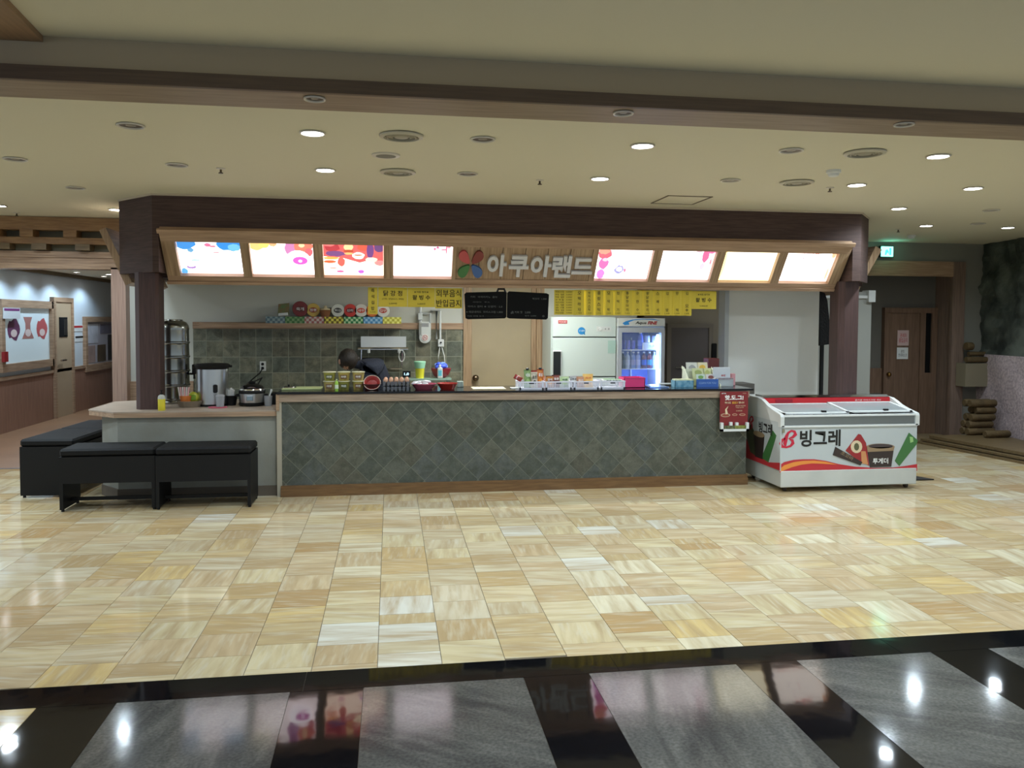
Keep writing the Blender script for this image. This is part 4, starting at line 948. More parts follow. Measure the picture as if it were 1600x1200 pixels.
for i, ((a, b), s, pr) in enumerate(strips):
    yo = (a-896)/183*1.0
    t, p, q = paper(a+.4, 453+yo, b-.2, 492.5+yo*.8, 'narrow yellow menu strip, %s to the right of the price list sheet' % ords[i], curl=1)
    vert(t, p, q, s, pr, UY)
t, p, q = paper(1079.5, 454.5, 1119, 483, 'short wide yellow menu sheet at the right end of the row, shaved ice')
cx = (p.x+q.x)/2; hh = p.z-q.z
text('★여름 별미★', cx, p.z-hh*.2, UY-.004, blackink, t, w=.14, h=.02); text('팥 빙 수', cx, p.z-hh*.5, UY-.004, blackink, t, w=.18, h=.048, bold=.01); text('5,000원', cx, p.z-hh*.83, UY-.004, blackink, t, w=.09, h=.018)
t, p, q = paper(575, 449, 590, 491, 'narrow yellow menu strip overlapping the noodle cup lids'); vert(t, p, q, '즉석김밥', '3,000', UY+.02)
t, p, q = paper(591, 449, 636.5, 479.5, 'yellow menu sheet between the narrow strip and the shaved ice sheet, fried chicken')
cx = (p.x+q.x)/2; hh = p.z-q.z
text('닭 강 정', cx, p.z-hh*.3, UY-.004, blackink, t, w=.19, h=.055, bold=.01); text('(간장, 양념소스, 파닭)', cx, p.z-hh*.6, UY-.004, blackink, t, w=.22, h=.02); text('5,000원', cx, p.z-hh*.83, UY-.004, blackink, t, w=.08, h=.018)
t, p, q = paper(637, 449.5, 679.5, 480, 'yellow shaved ice menu sheet left of the large lettered notice')
cx = (p.x+q.x)/2; hh = p.z-q.z
text('★여름 별미★', cx, p.z-hh*.22, UY-.004, blackink, t, w=.15, h=.022); text('팥 빙 수', cx, p.z-hh*.5, UY-.004, blackink, t, w=.18, h=.05, bold=.01); text('5,000원', cx, p.z-hh*.83, UY-.004, blackink, t, w=.08, h=.018)
t, p, q = paper(680, 450, 722, 482, 'yellow notice with two rows of large black lettering beside the chalkboard')
cx = (p.x+q.x)/2; hh = p.z-q.z
text('외부음식', cx, p.z-hh*.26, UY-.004, blackink, t, w=.255, h=.075, bold=.004); text('반입금지', cx, p.z-hh*.75, UY-.004, blackink, t, w=.255, h=.075, bold=.004)
# chalkboard
cb = thing('chalkboard', 'black folding chalkboard menu hanging in the middle under the menu box', 'chalkboard', (1.0, UY-.02, 2.0))
chalk = mat('chalk', (96, 98, 96), .9)
for (x0, y0, x1, y1, x2, y2, x3, y3) in [(725.5, 457, 791.5, 455.5, 791, 497.5, 727.5, 499), (792.5, 455, 857.5, 458.5, 855.5, 499.5, 792, 497.5)]:
    P_ = [atY(*c, UY-.03) for c in ((x0, y0), (x1, y1), (x2, y2), (x3, y3))]
    pts = []
    for i in range(4):
        a, b, c = P_[i-1], P_[i], P_[(i+1) % 4]; pts += [(b.x+(a.x-b.x)*.06, b.z+(a.z-b.z)*.06), (b.x+(c.x-b.x)*.04, b.z+(c.z-b.z)*.04)]
    MB().prism(pts, UY-.045, UY-.02, 'Y').build('board_panel', mat('chalkboard_black', (10, 10, 10), .7, spec=.15), cb)
def cht(s, x, y, w, h=.02): p = atY(x, y, UY-.045); text(s, p.x, p.z, UY-.0455, chalk, cb, w=w, h=h)
cht('커피   아메리카노  콜라', 756, 464, .28); cht('사이다   주스', 752, 472, .18, .014); cht('아이스 환타 ★ 오렌지 · 2,0', 758, 479, .36, .022)
cht('※ 레모네이드  아이스크림 1,500', 757, 487.5, .38, .024); cht('커피 라떼 모카 ──────', 757, 494, .36, .014)
cht('떡꼬치  1,500', 843, 467, .15, .022); cht('홍시', 800, 489, .03); cht('홈 커피 핫   2,000', 814, 488, .2, .026); cht('빙수 3,000', 829, 493.5, .12, .014); cht('◎', 849, 494, .022)
p = atY(783, 454, UY-.02)
MB().tube([(p.x-.05, UY-.03, p.z-.03), (p.x-.03, UY-.03, p.z+.015), (p.x+.03, UY-.03, p.z+.015), (p.x+.05, UY-.03, p.z-.03)], .012).build('clip', black, cb)
for px_ in (738, 805, 845): p = atY(px_, 452, UY-.02); MB().tube([(p.x, UY-.03, p.z+.1), (p.x, UY-.03, p.z-.05)], .002, 5).build('cord', mat('cord', (150, 148, 140), .6), cb)

# ================================================================== REFRIGERATORS
FYY = 9.55
rf = thing('refrigerator', 'tall white commercial refrigerator behind the snack baskets', 'refrigerator', (2.3, FYY, 0))
a, b = atY(862, 495, FYY), atY(963, 495, FYY); zt_ = a.z; zs = atY(900, 527, FYY).z
MB().cbox(a.x, b.x, FYY+.03, FYY+.6, 0.05, zt_, .01).build('cabinet', offw, rf)
MB().cbox(a.x+.01, b.x-.004, FYY-.01, FYY+.03, zs+.006, zt_-.005, .006).build('control_panel', offw, rf)
zd = atY(900, 589, FYY).z
MB().cbox(a.x+.01, b.x-.004, FYY-.015, FYY+.03, zd+.005, zs-.006, .008).build('upper_door', offw, rf)
MB().cbox(a.x+.01, b.x-.004, FYY-.015, FYY+.03, .12, zd-.008, .008).build('lower_door', offw, rf)
MB().box(a.x+.02, b.x-.01, FYY+.0, FYY+.03, zs-.006, zs+.006).box(a.x+.02, b.x-.01, FYY+.0, FYY+.03, zd-.008, zd+.005).build('gasket', black, rf)
h0, h1 = atY(863.5, 549, FYY-.03), atY(876, 585, FYY-.03)
MB().cbox(h0.x, h1.x+.01, FYY-.05, FYY-.014, h1.z-.25, h0.z+.012, .01).build('handle_surround', white, rf)
MB().cbox(h0.x+.004, h1.x-.004, FYY-.062, FYY-.045, h1.z-.24, h0.z, .008).build('handle', mat('handle_black', (22, 26, 26), .3), rf)
p = atY(879, 503, FYY); MB().box(p.x-.055, p.x+.055, FYY-.014, FYY-.01, p.z-.02, p.z+.02).build('badge', redink, rf); text('FOOD', p.x, p.z, FYY-.0145, whiteink, rf, w=.09, h=.022)
p = atY(908.5, 517, FYY); flat(ell(p.x, p.z, .047, .045), FYY-.01, mat('sticker_blue', (40, 130, 190), .5), rf, 'sticker'); flat([(p.x+.015, p.z-.03), (p.x+.04, p.z-.02), (p.x+.045, p.z-.055)], FYY-.01, MATS['sticker_blue'], rf, 'sticker'); text('전기절약', p.x, p.z, FYY-.0115, whiteink, rf, w=.07, h=.02)
p = atY(943, 514, FYY); MB().box(p.x-.09, p.x+.09, FYY-.014, FYY-.01, p.z-.03, p.z+.03).build('control_plate', white, rf); MB().lathe([(.022, 0), (.02, .014)], (p.x-.05, FYY-.012, p.z), 14, 'Y').build('dial', whitep, rf); text('4 : 8', p.x+.04, p.z, FYY-.0145, blackink, rf, w=.06, h=.022)
p, q = atY(950, 532, FYY-.02), atY(962, 552, FYY-.02); MB().box(p.x, q.x, FYY-.02, FYY-.015, q.z, p.z).build('memo_sheet', mat('pale_green_memo', (168, 196, 184), .6), rf)
p = atY(855, 556, KW); hk = thing('key_hook', 'small white hook with hanging wires on the wall left of the refrigerator', 'hook', (p.x, KW-.03, p.z))
MB().lathe([(.03, 0), (.03, .02)], (p.x, KW, p.z+.06), 12, 'Y').build('hook_plate', whitep, hk); MB().tube([(p.x, KW-.03, p.z+.05), (p.x-.02, KW-.03, p.z-.04), (p.x+.01, KW-.03, p.z-.09), (p.x+.02, KW-.03, p.z-.14)], .007, 6).build('wire', mat('cord', None), hk)

# glass door drinks fridge
GY = 9.5
gf = thing('drinks_fridge', 'glass door drinks fridge glowing blue with a white header', 'refrigerator', (3.1, GY, 0))
a, b = atY(965.5, 497, GY), atY(1039, 497, GY); gx0, gx1 = a.x, b.x; gt = a.z; gh = atY(1000, 510, GY).z; gd = atY(1000, 517, GY).z
MB().box(gx0, gx0+.03, GY+.03, GY+.6, .1, gt).box(gx1-.03, gx1, GY+.03, GY+.6, .1, gt).box(gx0+.03, gx1-.03, GY+.03, GY+.6, gh-.02, gt).box(gx0, gx1, GY+.03, GY+.6, .0, .35).build('cabinet', whitep, gf)
MB().box(gx0+.03, gx1-.03, GY+.56, GY+.6, .35, gh-.02).build('back_panel', mat('fridge_blue', (70, 110, 200), .5), gf)
MB().cbox(gx0, gx1, GY-.01, GY+.03, gh, gt, .004).build('header', white, gf)
bl_ = mat('header_blue', (40, 130, 200), .5)
sw = [(.09, .38), (.16, .62), (.30, .82), (.5, .92), (.75, .9), (.9, .7), (.75, .8), (.5, .84), (.33, .74), (.22, .5), (.24, .2), (.14, .14)]
flat([(gx0+(gx1-gx0)*u, gh+(gt-gh)*v) for u, v in sw], GY-.01, bl_, gf)
text('Aqua', gx0+(gx1-gx0)*.48, gh+(gt-gh)*.40, GY-.0112, blackink, gf, w=.14, h=.045, bold=.02, shear=.25); text('FINE', gx0+(gx1-gx0)*.73, gh+(gt-gh)*.43, GY-.0112, redink, gf, w=.125, h=.042, bold=.03, shear=.25)
df = MB(); fwd = .045
df.box(gx0+.004, gx0+.05, GY-.015, GY+.02, .38, gh-.015).box(gx1-.05, gx1-.004, GY-.015, GY+.02, .38, gh-.015).box(gx0+.05, gx1-.05, GY-.015, GY+.02, gh-.075, gh-.015).box(gx0+.05, gx1-.05, GY-.015, GY+.02, .38, .45)
dr_ = df.build('door', mat('door_grey', (176, 180, 188), .4), gf)
MB().box(gx0+.05, gx1-.05, GY, GY+.006, .45, gh-.075).build('door_glass', mat('door_glass', (200, 220, 255), .03, alpha=.12), dr_)
MB().cbox(gx0+.002, gx0+.03, GY-.05, GY-.014, .78, .98, .006).build('door_handle', black, dr_)
led = mat('cool_led', (200, 225, 255), .5, emit=(150, 190, 255), estr=6)
MB().box(gx1-.085, gx1-.06, GY+.03, GY+.06, .45, gh-.1).build('led_strip', led, gf)
MB().box(gx0+.33, gx0+.345, GY+.53, GY+.55, .45, gh-.15).build('shelf_post', whitep, gf)
shz = [atY(1000, 546, GY+.1).z, atY(1000, 575.5, GY+.1).z, .62]
for z in shz: MB().box(gx0+.03, gx1-.04, GY+.05, GY+.52, z-.012, z).build('shelf', mat('shelf_white', (220, 228, 240), .4), gf)
area(gx1-.09, GY+.12, 1.15, .9, .05, 3.2, (.35, .55, 1), (0, math.radians(90), 0)) if False else None
for z in (1.3, .95):
    l = bpy.data.lights.new('led', 'POINT'); l.energy = 1.8; l.color = (.28, .45, 1); l.shadow_soft_size = .04
    o = bpy.data.objects.new('led', l); COL.objects.link(o); o.location = (gx1-.12, GY+.08, z+.12)
def bottle_mb(h, r, nk=.35):
    return MB().lathe([(r*.92, 0), (r, .01), (r, h*.62), (r*.85, h*.74), (r*nk, h*.86), (r*nk, h*.93)], (0, 0, 0), 14)
def bottle(loc, h, r, c1, c2, lb, grp=None, capc=(230, 230, 235), nm='drink_bottle', cat='bottle'):
    t = thing(nm, lb, cat, loc, group=grp)
    bottle_mb(h, r).build('body', mat('plastic_%d_%d_%d' % c1, c1, .25), t, local=True)
    MB().lathe([(r*1.02, h*.2), (r*1.03, h*.21), (r*1.03, h*.52), (r*1.02, h*.53)], (0, 0, 0), 14).build('label_wrap', mat('wrap_%d_%d_%d' % c2, c2, .5), t, local=True)
    MB().lathe([(r*.45, h*.91), (r*.45, h*1.0), (r*.4, h*1.005)], (0, 0, 0), 12).build('cap', mat('cap_%d_%d_%d' % capc, capc, .4), t, local=True)
    return t
cols = [((60, 80, 70), (70, 90, 80)), ((205, 215, 225), (220, 225, 235)), ((120, 140, 190), (150, 150, 190)), ((140, 150, 190), (170, 170, 200)), ((90, 40, 60), (40, 90, 190)), ((120, 50, 70), (60, 150, 200)), ((200, 225, 240), (220, 235, 245))]
cn = ['dark green', 'milky white', 'pale violet', 'light grey', 'blue banded', 'red and turquoise', 'clear']
for k, px_ in enumerate([973, 980.5, 989.5, 997, 1006, 1014.5, 1022]):
    p = atY(px_, 570, GY+.11); bottle((p.x, GY+.11, shz[1]), .205, .031, *cols[k], cn[k]+' bottle on the middle shelf of the drinks fridge, number %d from left' % (k+1), 'bottles on the middle fridge shelf')
def can(loc, h, r, c, lb, grp):
    t = thing('drink_can', lb, 'can', loc, group=grp)
    MB().lathe([(r*.85, 0), (r, .006), (r, h-.01), (r*.85, h)], (0, 0, 0), 14).build('body', mat('can_%d_%d_%d' % c, c, .3, .3), t, local=True)
    MB().lathe([(r*.84, h-.002), (r*.84, h), (r*.5, h)], (0, 0, 0), 12).build('lid', steel, t, local=True); return t
for k, px_ in enumerate([970, 975, 981.5, 989]):
    p = atY(px_, 540, GY+.11); can((p.x, GY+.11, shz[0]), .115, .026, [(150, 150, 200), (90, 90, 170), (120, 110, 190), (100, 100, 180)][k], 'slim can on the top fridge shelf, %s from the left' % ords[k], 'cans on the top fridge shelf')
p = atY(1000.5, 540, GY+.12); bottle((p.x, GY+.12, shz[0]), .215, .038, (90, 110, 200), (110, 130, 220), 'tall clear blue bottle in the middle of the top fridge shelf')
p = atY(1018, 542, GY+.1); cr_ = thing('carton', 'white printed carton under two cups on the top fridge shelf', 'box', (p.x, GY+.12, shz[0])); a_, b_ = atY(1004, 545, GY+.08), atY(1031, 537, GY+.08)
MB().cbox(a_.x, b_.x, GY+.07, GY+.25, shz[0], shz[0]+.085, .004).build('carton_body', whitep, cr_); text('냉 음료', (a_.x+b_.x)/2+.02, shz[0]+.045, GY+.069, mat('teal_ink', (30, 120, 130), .6), cr_, w=.1, h=.022)
for k, px_ in enumerate((1011, 1023)):
    p = atY(px_, 530, GY+.12); can((p.x, GY+.13, shz[0]+.085), .085, .04, (190, 200, 225), 'pale can on top of the white carton, %s one' % ('left', 'right')[k], 'pale cans on the carton')
for k, (px_, c) in enumerate([(974, (90, 150, 110)), (982, (190, 210, 230)), (1012, (90, 190, 215)), (1022, (220, 90, 130))]):
    p = atY(px_, 583, GY+.12); can((p.x, GY+.14, shz[2]), .19 if k < 2 else .12, .032, c, ['green', 'white', 'turquoise', 'pink'][k]+' can on the lowest visible fridge shelf', 'cans on the lowest fridge shelf')

# ================================================================== BACK WALL ITEMS
a, b = atY(313, 509, KW-.16), atY(629, 509, KW-.16)
sh = MB().box(a.x, b.x, KW-.22, KW-.031, 1.60, 1.655).build('wall_shelf', woodh, None, label='long wooden shelf of noodle cups above the kitchen tiles', cat='shelf')
# checkered boxes
def checker(name, c1, c2):
    m_ = bpy.data.materials.new(name); m_.use_nodes = True; N = m_.node_tree.nodes; L = m_.node_tree.links
    c = N.new('ShaderNodeTexChecker'); tc = N.new('ShaderNodeTexCoord'); mp = N.new('ShaderNodeMapping'); mp.inputs['Scale'].default_value = (33, 33, 33)
    mp.inputs['Location'].default_value = (.1, .1, .1)
    L.new(tc.outputs['Object'], mp.inputs[0]); L.new(mp.outputs[0], c.inputs[0]); c.inputs['Scale'].default_value = 1
    c.inputs['Color1'].default_value = (*lin(c1), 1); c.inputs['Color2'].default_value = (*lin(c2), 1); L.new(c.outputs[0], N['Principled BSDF'].inputs['Base Color']); return m_
cks = [(415, 445, (96, 120, 130), (150, 168, 168), 'blue-grey'), (445.5, 475.5, (70, 120, 66), (130, 160, 110), 'dark green'), (476, 506, (170, 100, 96), (205, 190, 180), 'pink'), (507, 536.5, (120, 100, 30), (226, 214, 90), 'olive and yellow'),
       (537.5, 567, (50, 130, 76), (190, 220, 170), 'bright green'), (568, 597.5, (76, 140, 190), (160, 200, 225), 'blue'), (598.5, 627, (190, 180, 60), (240, 236, 130), 'lemon yellow')]
SYY = KW-.20
for x0, x1, c1, c2, nm in cks:
    p, q = atY(x0, 501, SYY), atY(x1, 501, SYY)
    MB().box(p.x, q.x, SYY, SYY+.12, 1.655, 1.735).build('display_box', checker('checker_'+nm.replace(' ', '_'), c1, c2), None, label='%s checkered box on the shelf under the noodle cups' % nm, cat='box', group='checkered boxes on the shelf')
def noodle(px_, py_, r, c, c2, lb, word):
    p = atY(px_, py_, SYY+.02); z = 1.737+r
    t = thing('noodle_cup', lb, 'cup noodles', (p.x, SYY+.06, 1.737), group='noodle cups on the shelf')
    MB().lathe([(r*.72, -.09), (r*.95, -.012), (r*1.0, -.006)], (0, 0, r), 20, 'Y').build('cup', mat('nc_%d_%d_%d' % c2, c2, .5), t, local=True)
    MB().lathe([(r, -.006), (r*1.02, 0), (r*.97, .004)], (0, 0, r), 24, 'Y').build('lid', mat('nl_%d_%d_%d' % c, c, .4), t, local=True)
    flat(ell(0, r*1.0, r*.62, r*.4), -.005, mat('ni_%d_%d_%d' % c2, c2, .5), t, 'lid_print', local=True)
    text(word, 0, r, -.0065, whiteink if sum(c2) < 380 else blackink, t, w=r*1.0, h=r*.42, bold=.01, local=True)
noodle(468.5, 480, .092, (124, 40, 38), (100, 46, 40), 'large dark red noodle cup with a round lid, first round lid from the left', '육개')
noodle(489, 482, .080, (204, 170, 80), (150, 60, 40), 'yellow-lidded noodle cup with red print', '짬뽕')
noodle(527.5, 482, .078, (214, 214, 206), (40, 40, 40), 'white-lidded noodle cup with black and yellow band', '튀김')
noodle(547, 482, .078, (206, 60, 50), (120, 30, 36), 'bright red-lidded noodle cup in the middle of the row', '신라')
noodle(564, 482, .078, (220, 214, 206), (216, 84, 60), 'white-lidded noodle cup with orange print left of the yellow strip', '새우')
noodle(581, 482, .074, (224, 120, 60), (230, 160, 90), 'orange-lidded noodle cup mostly hidden behind the yellow strip', '우동')
noodle(598.5, 482, .078, (226, 224, 216), (200, 70, 50), 'white-lidded noodle cup with red print at the right end of the row', '컵면')
p = atY(443, 480, SYY+.03); t = thing('noodle_pack', 'green and red noodle pack leaning at the left end of the shelf', 'package', (p.x, SYY+.04, 1.737))
MB().prism([(p.x-.07, 1.74), (p.x+.06, 1.75), (p.x+.065, 1.90), (p.x-.06, 1.885)], SYY+.03, SYY+.06, 'Y').build('pack', mat('pack_green', (90, 122, 70), .5, var=.7, vscale=12, rgb2=(150, 60, 50)), t)
MB().prism([(p.x-.065, 1.742), (p.x+.055, 1.752), (p.x+.05, 1.785), (p.x-.06, 1.775)], SYY+.027, SYY+.03, 'Y').build('pack_label', whitep, t)
t = thing('noodle_tub', 'brown paper noodle tub between the yellow and the white lids', 'cup noodles', (atY(508, 482, SYY+.05).x, SYY+.06, 1.737))
MB().lathe([(.05, 0), (.068, .07), (.072, .075), (.06, .082)], (0, 0, 0), 18).build('tub', mat('tub_brown', (140, 90, 60), .5), t, local=True)
MB().lathe([(.06, .08), (.058, .1), (.02, .104), (.018, .13), (.012, .135)], (0, 0, 0), 16).build('top_cover', mat('tub_cream', (206, 190, 150), .5), t, local=True)

# dish rack on the wall
RYY = KW-.22
a, b = atY(563, 526, RYY), atY(635, 545, RYY)
rk_ = thing('dish_rack', 'stainless wall dish rack with an upper tray over a lower rail', 'rack', ((a.x+b.x)/2, RYY+.1, b.z))
MB().box(a.x, b.x, RYY+.15, RYY+.165, b.z, a.z).build('splash_plate', mat('rack_steel', (214, 216, 216), .4, .3), rk_)
MB().box(a.x-.03, b.x+.02, RYY, RYY+.17, b.z-.012, b.z).build('tray', steel, rk_)
MB().tube([(a.x-.03, RYY, b.z+.01), (b.x+.02, RYY, b.z+.01)], .009).build('rail', chrome, rk_)
z2 = atY(600, 576, RYY).z
MB().tube([(a.x, RYY, z2), (b.x-.05, RYY, z2)], .009).tube([(a.x, RYY+.16, z2), (b.x-.05, RYY+.16, z2)], .009).build('lower_rail', chrome, rk_)
for xx in (a.x+.005, b.x-.05): MB().tube([(xx, RYY+.16, b.z), (xx, RYY+.16, z2), (xx, RYY, z2)], .008).build('bracket', chrome, rk_)
for xx in (a.x+.1, b.x-.09): MB().tube([(xx, RYY+.01, b.z), (xx, RYY+.01, b.z-.05)], .018).build('hanger', whitep, rk_)
for k in range(5): MB().tube([(a.x+.05+k*.12, RYY, z2), (a.x+.05+k*.12, RYY+.16, z2)], .004, 6).build('wire', chrome, rk_)
p = atY(629, 556, RYY-.02)
MB().tube([(p.x+.035*math.cos(t)-.01, RYY-.01, p.z+.07*math.sin(t)) for t in [i*math.tau/20 for i in range(20)]], .006, 6, True).build('hose_loop', whitep, None, label='thin white hose looped from the right end of the dish rack', cat='hose')
# gas meter and pipes
gm = thing('gas_meter', 'white gas meter with a round dial on the tiled wall', 'meter', (atY(664, 500, KW).x, KW-.05, atY(664, 537, KW).z))
c = atY(664, 520, KW-.1); 
MB().cbox(c.x-.075, c.x+.075, KW-.12, KW-.03, c.z-.06, c.z+.14, .03).build('meter_case', white, gm)
MB().lathe([(.075, -.06), (.075, 0), (.068, .012)], (c.x, KW-.1, c.z-.06), 22, 'Y').build('meter_drum', white, gm)
MB().lathe([(.045, 0), (.044, .014)], (c.x, KW-.112, c.z-.06), 20, 'Y').build('dial_face', mat('dial_white', (224, 216, 208), .4), gm)
text('N', c.x, c.z-.06, KW-.127, redink, gm, w=.03, h=.035)
MB().tube([(c.x+.03*math.cos(t), KW-.128, c.z-.06+.03*math.sin(t)) for t in [i*math.tau/16 for i in range(16)]], .003, 5, True).build('dial_ring', redink, gm)
MB().box(c.x-.045, c.x+.045, KW-.124, KW-.119, c.z+.075, c.z+.12).build('counter_window', mat('grey_window', (150, 150, 150), .3), gm)
pp_ = thing('gas_pipes', 'white and grey gas pipes with valves running down the kitchen wall', 'pipe', (c.x+.2, KW-.05, 1.2))
X_ = lambda px_: atY(px_, 500, KW-.06).x
Z_ = lambda py_: atY(680, py_, KW-.06).z
MB().tube([(X_(657), KW-.06, Z_(478)), (X_(657), KW-.06, Z_(512))], .016).build('pipe', whitep, pp_)
MB().tube([(X_(672), KW-.06, Z_(512)), (X_(672), KW-.06, Z_(490)), (X_(657), KW-.06, Z_(490))], .014).build('pipe', mat('grey_pipe', (170, 172, 170), .4), pp_)
MB().tube([(X_(682), KW-.06, Z_(530)), (X_(682), KW-.06, Z_(486)), (X_(688), KW-.06, Z_(486)), (X_(688), KW-.06, Z_(532))], .013).build('pipe', whitep, pp_)
MB().tube([(X_(672), KW-.06, Z_(485)), (X_(688), KW-.06, Z_(485))], .012).build('pipe', MATS['grey_pipe'], pp_)
MB().cbox(X_(653), X_(660), KW-.11, KW-.03, Z_(500), Z_(489), .006).build('valve_box', white, pp_)
MB().cbox(X_(684), X_(693.5), KW-.11, KW-.03, Z_(542), Z_(530), .008).build('regulator', whitep, pp_)
MB().box(X_(673), X_(687), KW-.09, KW-.07, Z_(485.5), Z_(483.5)).build('valve_handle', mat('grey_pipe', None), pp_)
MB().lathe([(.012, 0), (.011, .02)], (X_(688.5), KW-.11, Z_(535)), 10, 'Y').build('valve_knob', black, pp_)
MB().tube([(X_(687), KW-.08, Z_(542)), (X_(685), KW-.1, Z_(556)), (X_(684), KW-.1, Z_(570))], .007, 6).tube([(X_(690), KW-.08, Z_(542)), (X_(694), KW-.1, Z_(556)), (X_(695), KW-.1, Z_(570))], .007, 6).build('hose', whitep, pp_)
# outlet and cord
p = atY(411, 572, KW-.015)
ol = thing('wall_outlet', 'white double wall outlet on the dark tiles above the rice cooker', 'outlet', (p.x, KW-.02, p.z-.06))
MB().cbox(p.x-.037, p.x+.037, KW-.03, KW-.013, p.z-.06, p.z+.06, .004).build('plate', white, ol)
for dz in (.025, -.025): MB().lathe([(.018, 0), (.018, .003)], (p.x-.003, KW-.03, p.z+dz), 12, 'Y').build('socket', black, ol)
q = atY(398, 597, 8.85)
MB().tube([(p.x, KW-.035, p.z-.02), (p.x-.03, KW-.06, p.z-.08), (p.x-.12, 9.6, p.z-.2), (q.x+.02, 9.2, q.z+.02), (q.x, 8.95, q.z-.06)], .008, 6).build('power_cord', black, None, label='black power cord running from the outlet down to the rice cooker', cat='cord')

# low shelf ledge behind the counter with cup and bowl
LZ = atY(670, 591, 9.3).z
a, b = atY(628, 591, 9.3), atY(705, 591, 9.3)
lg = thing('glass_ledge', 'pale green glass ledge behind the egg trays', 'shelf', ((a.x+b.x)/2, 9.4, LZ-.03))
MB().box(a.x, b.x, 9.25, 9.5, LZ-.02, LZ).build('ledge_plate', mat('green_glass', (150, 176, 160), .2), lg)
MB().box(a.x+.02, a.x+.05, 9.3, 9.45, 0, LZ-.02).box(b.x-.05, b.x-.02, 9.3, 9.45, 0, LZ-.02).build('leg', steel, lg)
t = thing('drink_cup', 'clear cup with yellow drink and pale green top on the glass ledge', 'cup', (atY(656, 580, 9.33).x, 9.33, LZ))
MB().lathe([(.046, 0), (.054, .11), (.056, .115)], (0, 0, 0), 18).build('yellow_drink', mat('yellow_drink', (224, 214, 60), .4), t, local=True)
MB().lathe([(.056, .115), (.064, .16), (.07, .19), (.066, .195)], (0, 0, 0), 18).build('cup_top', mat('mint_top', (160, 214, 180), .4), t, local=True)
t = thing('fruit_bowl', 'dark red bowl heaped with blue wrapped packets on the glass ledge', 'bowl', (atY(689, 580, 9.38).x, 9.38, LZ))
MB().lathe([(.05, 0), (.09, .03), (.115, .10), (.118, .11), (.11, .108)], (0, 0, 0), 24).build('bowl', mat('dark_red_bowl', (150, 30, 50), .3), t, local=True)
bm_ = mat('blue_wrapper', (60, 90, 215), .3)
for k in range(11):
    an = k*2.4; r_ = .025+.065*((k % 4)/3); MB().sphere((r_*math.cos(an), r_*math.sin(an), .125+.045*(1-r_/.09)), .034, 8, 5, (1, .8, .8)).build('packet', bm_ if k % 3 else mat('pale_wrapper', (130, 160, 235), .3), t, local=True)
t = thing('spray_bottle', 'white and blue bottle standing in front of the bowl of blue packets', 'bottle', (atY(687.5, 585, 9.27).x, 9.27, LZ))
MB().cbox(-.03, .03, -.02, .02, 0, .125, .008).build('body', white, t, local=True); MB().lathe([(.014, .125), (.014, .155), (.01, .158)], (0, 0, 0), 10).build('cap', whitep, t, local=True); MB().box(-.02, .02, -.022, -.02, .03, .095).build('bottle_label', mat('label_teal', (90, 180, 200), .5), t, local=True)
t = thing('price_card', 'small black framed card with white lettering behind the egg trays', 'card', (atY(636.5, 590, 9.28).x, 9.28, LZ))
p, q = atY(629, 579.5, 9.28), atY(641.5, 589.5, 9.28)
MB().cbox(p.x, q.x, 9.27, 9.285, q.z, p.z, .003).build('card_frame', black, t); MB().box(p.x+.008, q.x-.008, 9.267, 9.27, q.z+.012, p.z-.012).build('card_screen', mat('card_screen', (20, 24, 30), .2), t); text('1,0', (p.x+q.x)/2, (p.z+q.z)/2, 9.2665, mat('card_white', (190, 225, 240), .5, emit=(190, 225, 240), estr=.6), t, w=.055, h=.035, bold=.03); MB().box((p.x+q.x)/2-.01, (p.x+q.x)/2+.01, 9.27, 9.32, LZ, q.z+.01).build('card_stand', black, t)

# ================================================================== ITEMS ON THE MAIN COUNTER (top at 1.005)
TZ = 1.0055
def PXx(x, Y): return atY(x, 600, Y).x
# stacked noodle cups
CYc = 8.12
cupc = [((206, 186, 110), (120, 90, 60)), ((176, 170, 80), (90, 90, 40)), ((206, 186, 100), (110, 80, 40))]
def ncup(x, Y, z, c1, c2, lb):
    t = thing('noodle_cup', lb, 'cup noodles', (x, Y, z), group='stacked noodle cups on the counter')
    MB().lathe([(.046, 0), (.06, .08), (.0635, .084)], (0, 0, 0), 20).build('cup', mat('cc_%d_%d_%d' % c1, c1, .5, var=.5, vscale=14, rgb2=c2), t, local=True)
    MB().lathe([(.0655, .083), (.0655, .088), (.058, .091)], (0, 0, 0), 20).build('lid', mat('foil_lid', (210, 206, 170), .35), t, local=True)
    MB().prism([(-.03, .02), (.03, .02), (.034, .062), (-.034, .062)], -.062, -.055, 'Y').build('cup_label', mat('cl_%d_%d_%d' % c2, c2, .5), t, local=True)
    text('라면', 0, .042, -.0622, whiteink, t, w=.045, h=.02, bold=.02, local=True)
for k, px_ in enumerate((515, 537.5, 560)):
    for l_ in (0, 1): ncup(PXx(px_, CYc), CYc, TZ+l_*.0915, *cupc[(k+l_) % 3], '%s noodle cup of the %s stack on the counter' % (('bottom', 'top')[l_], ('left', 'middle', 'right')[k]))
t = bottle((PXx(526, 8.0), 7.99, TZ), .115, .018, (150, 190, 70), (210, 220, 190), 'small green bottle in front of the noodle cup stacks', capc=(200, 210, 160))
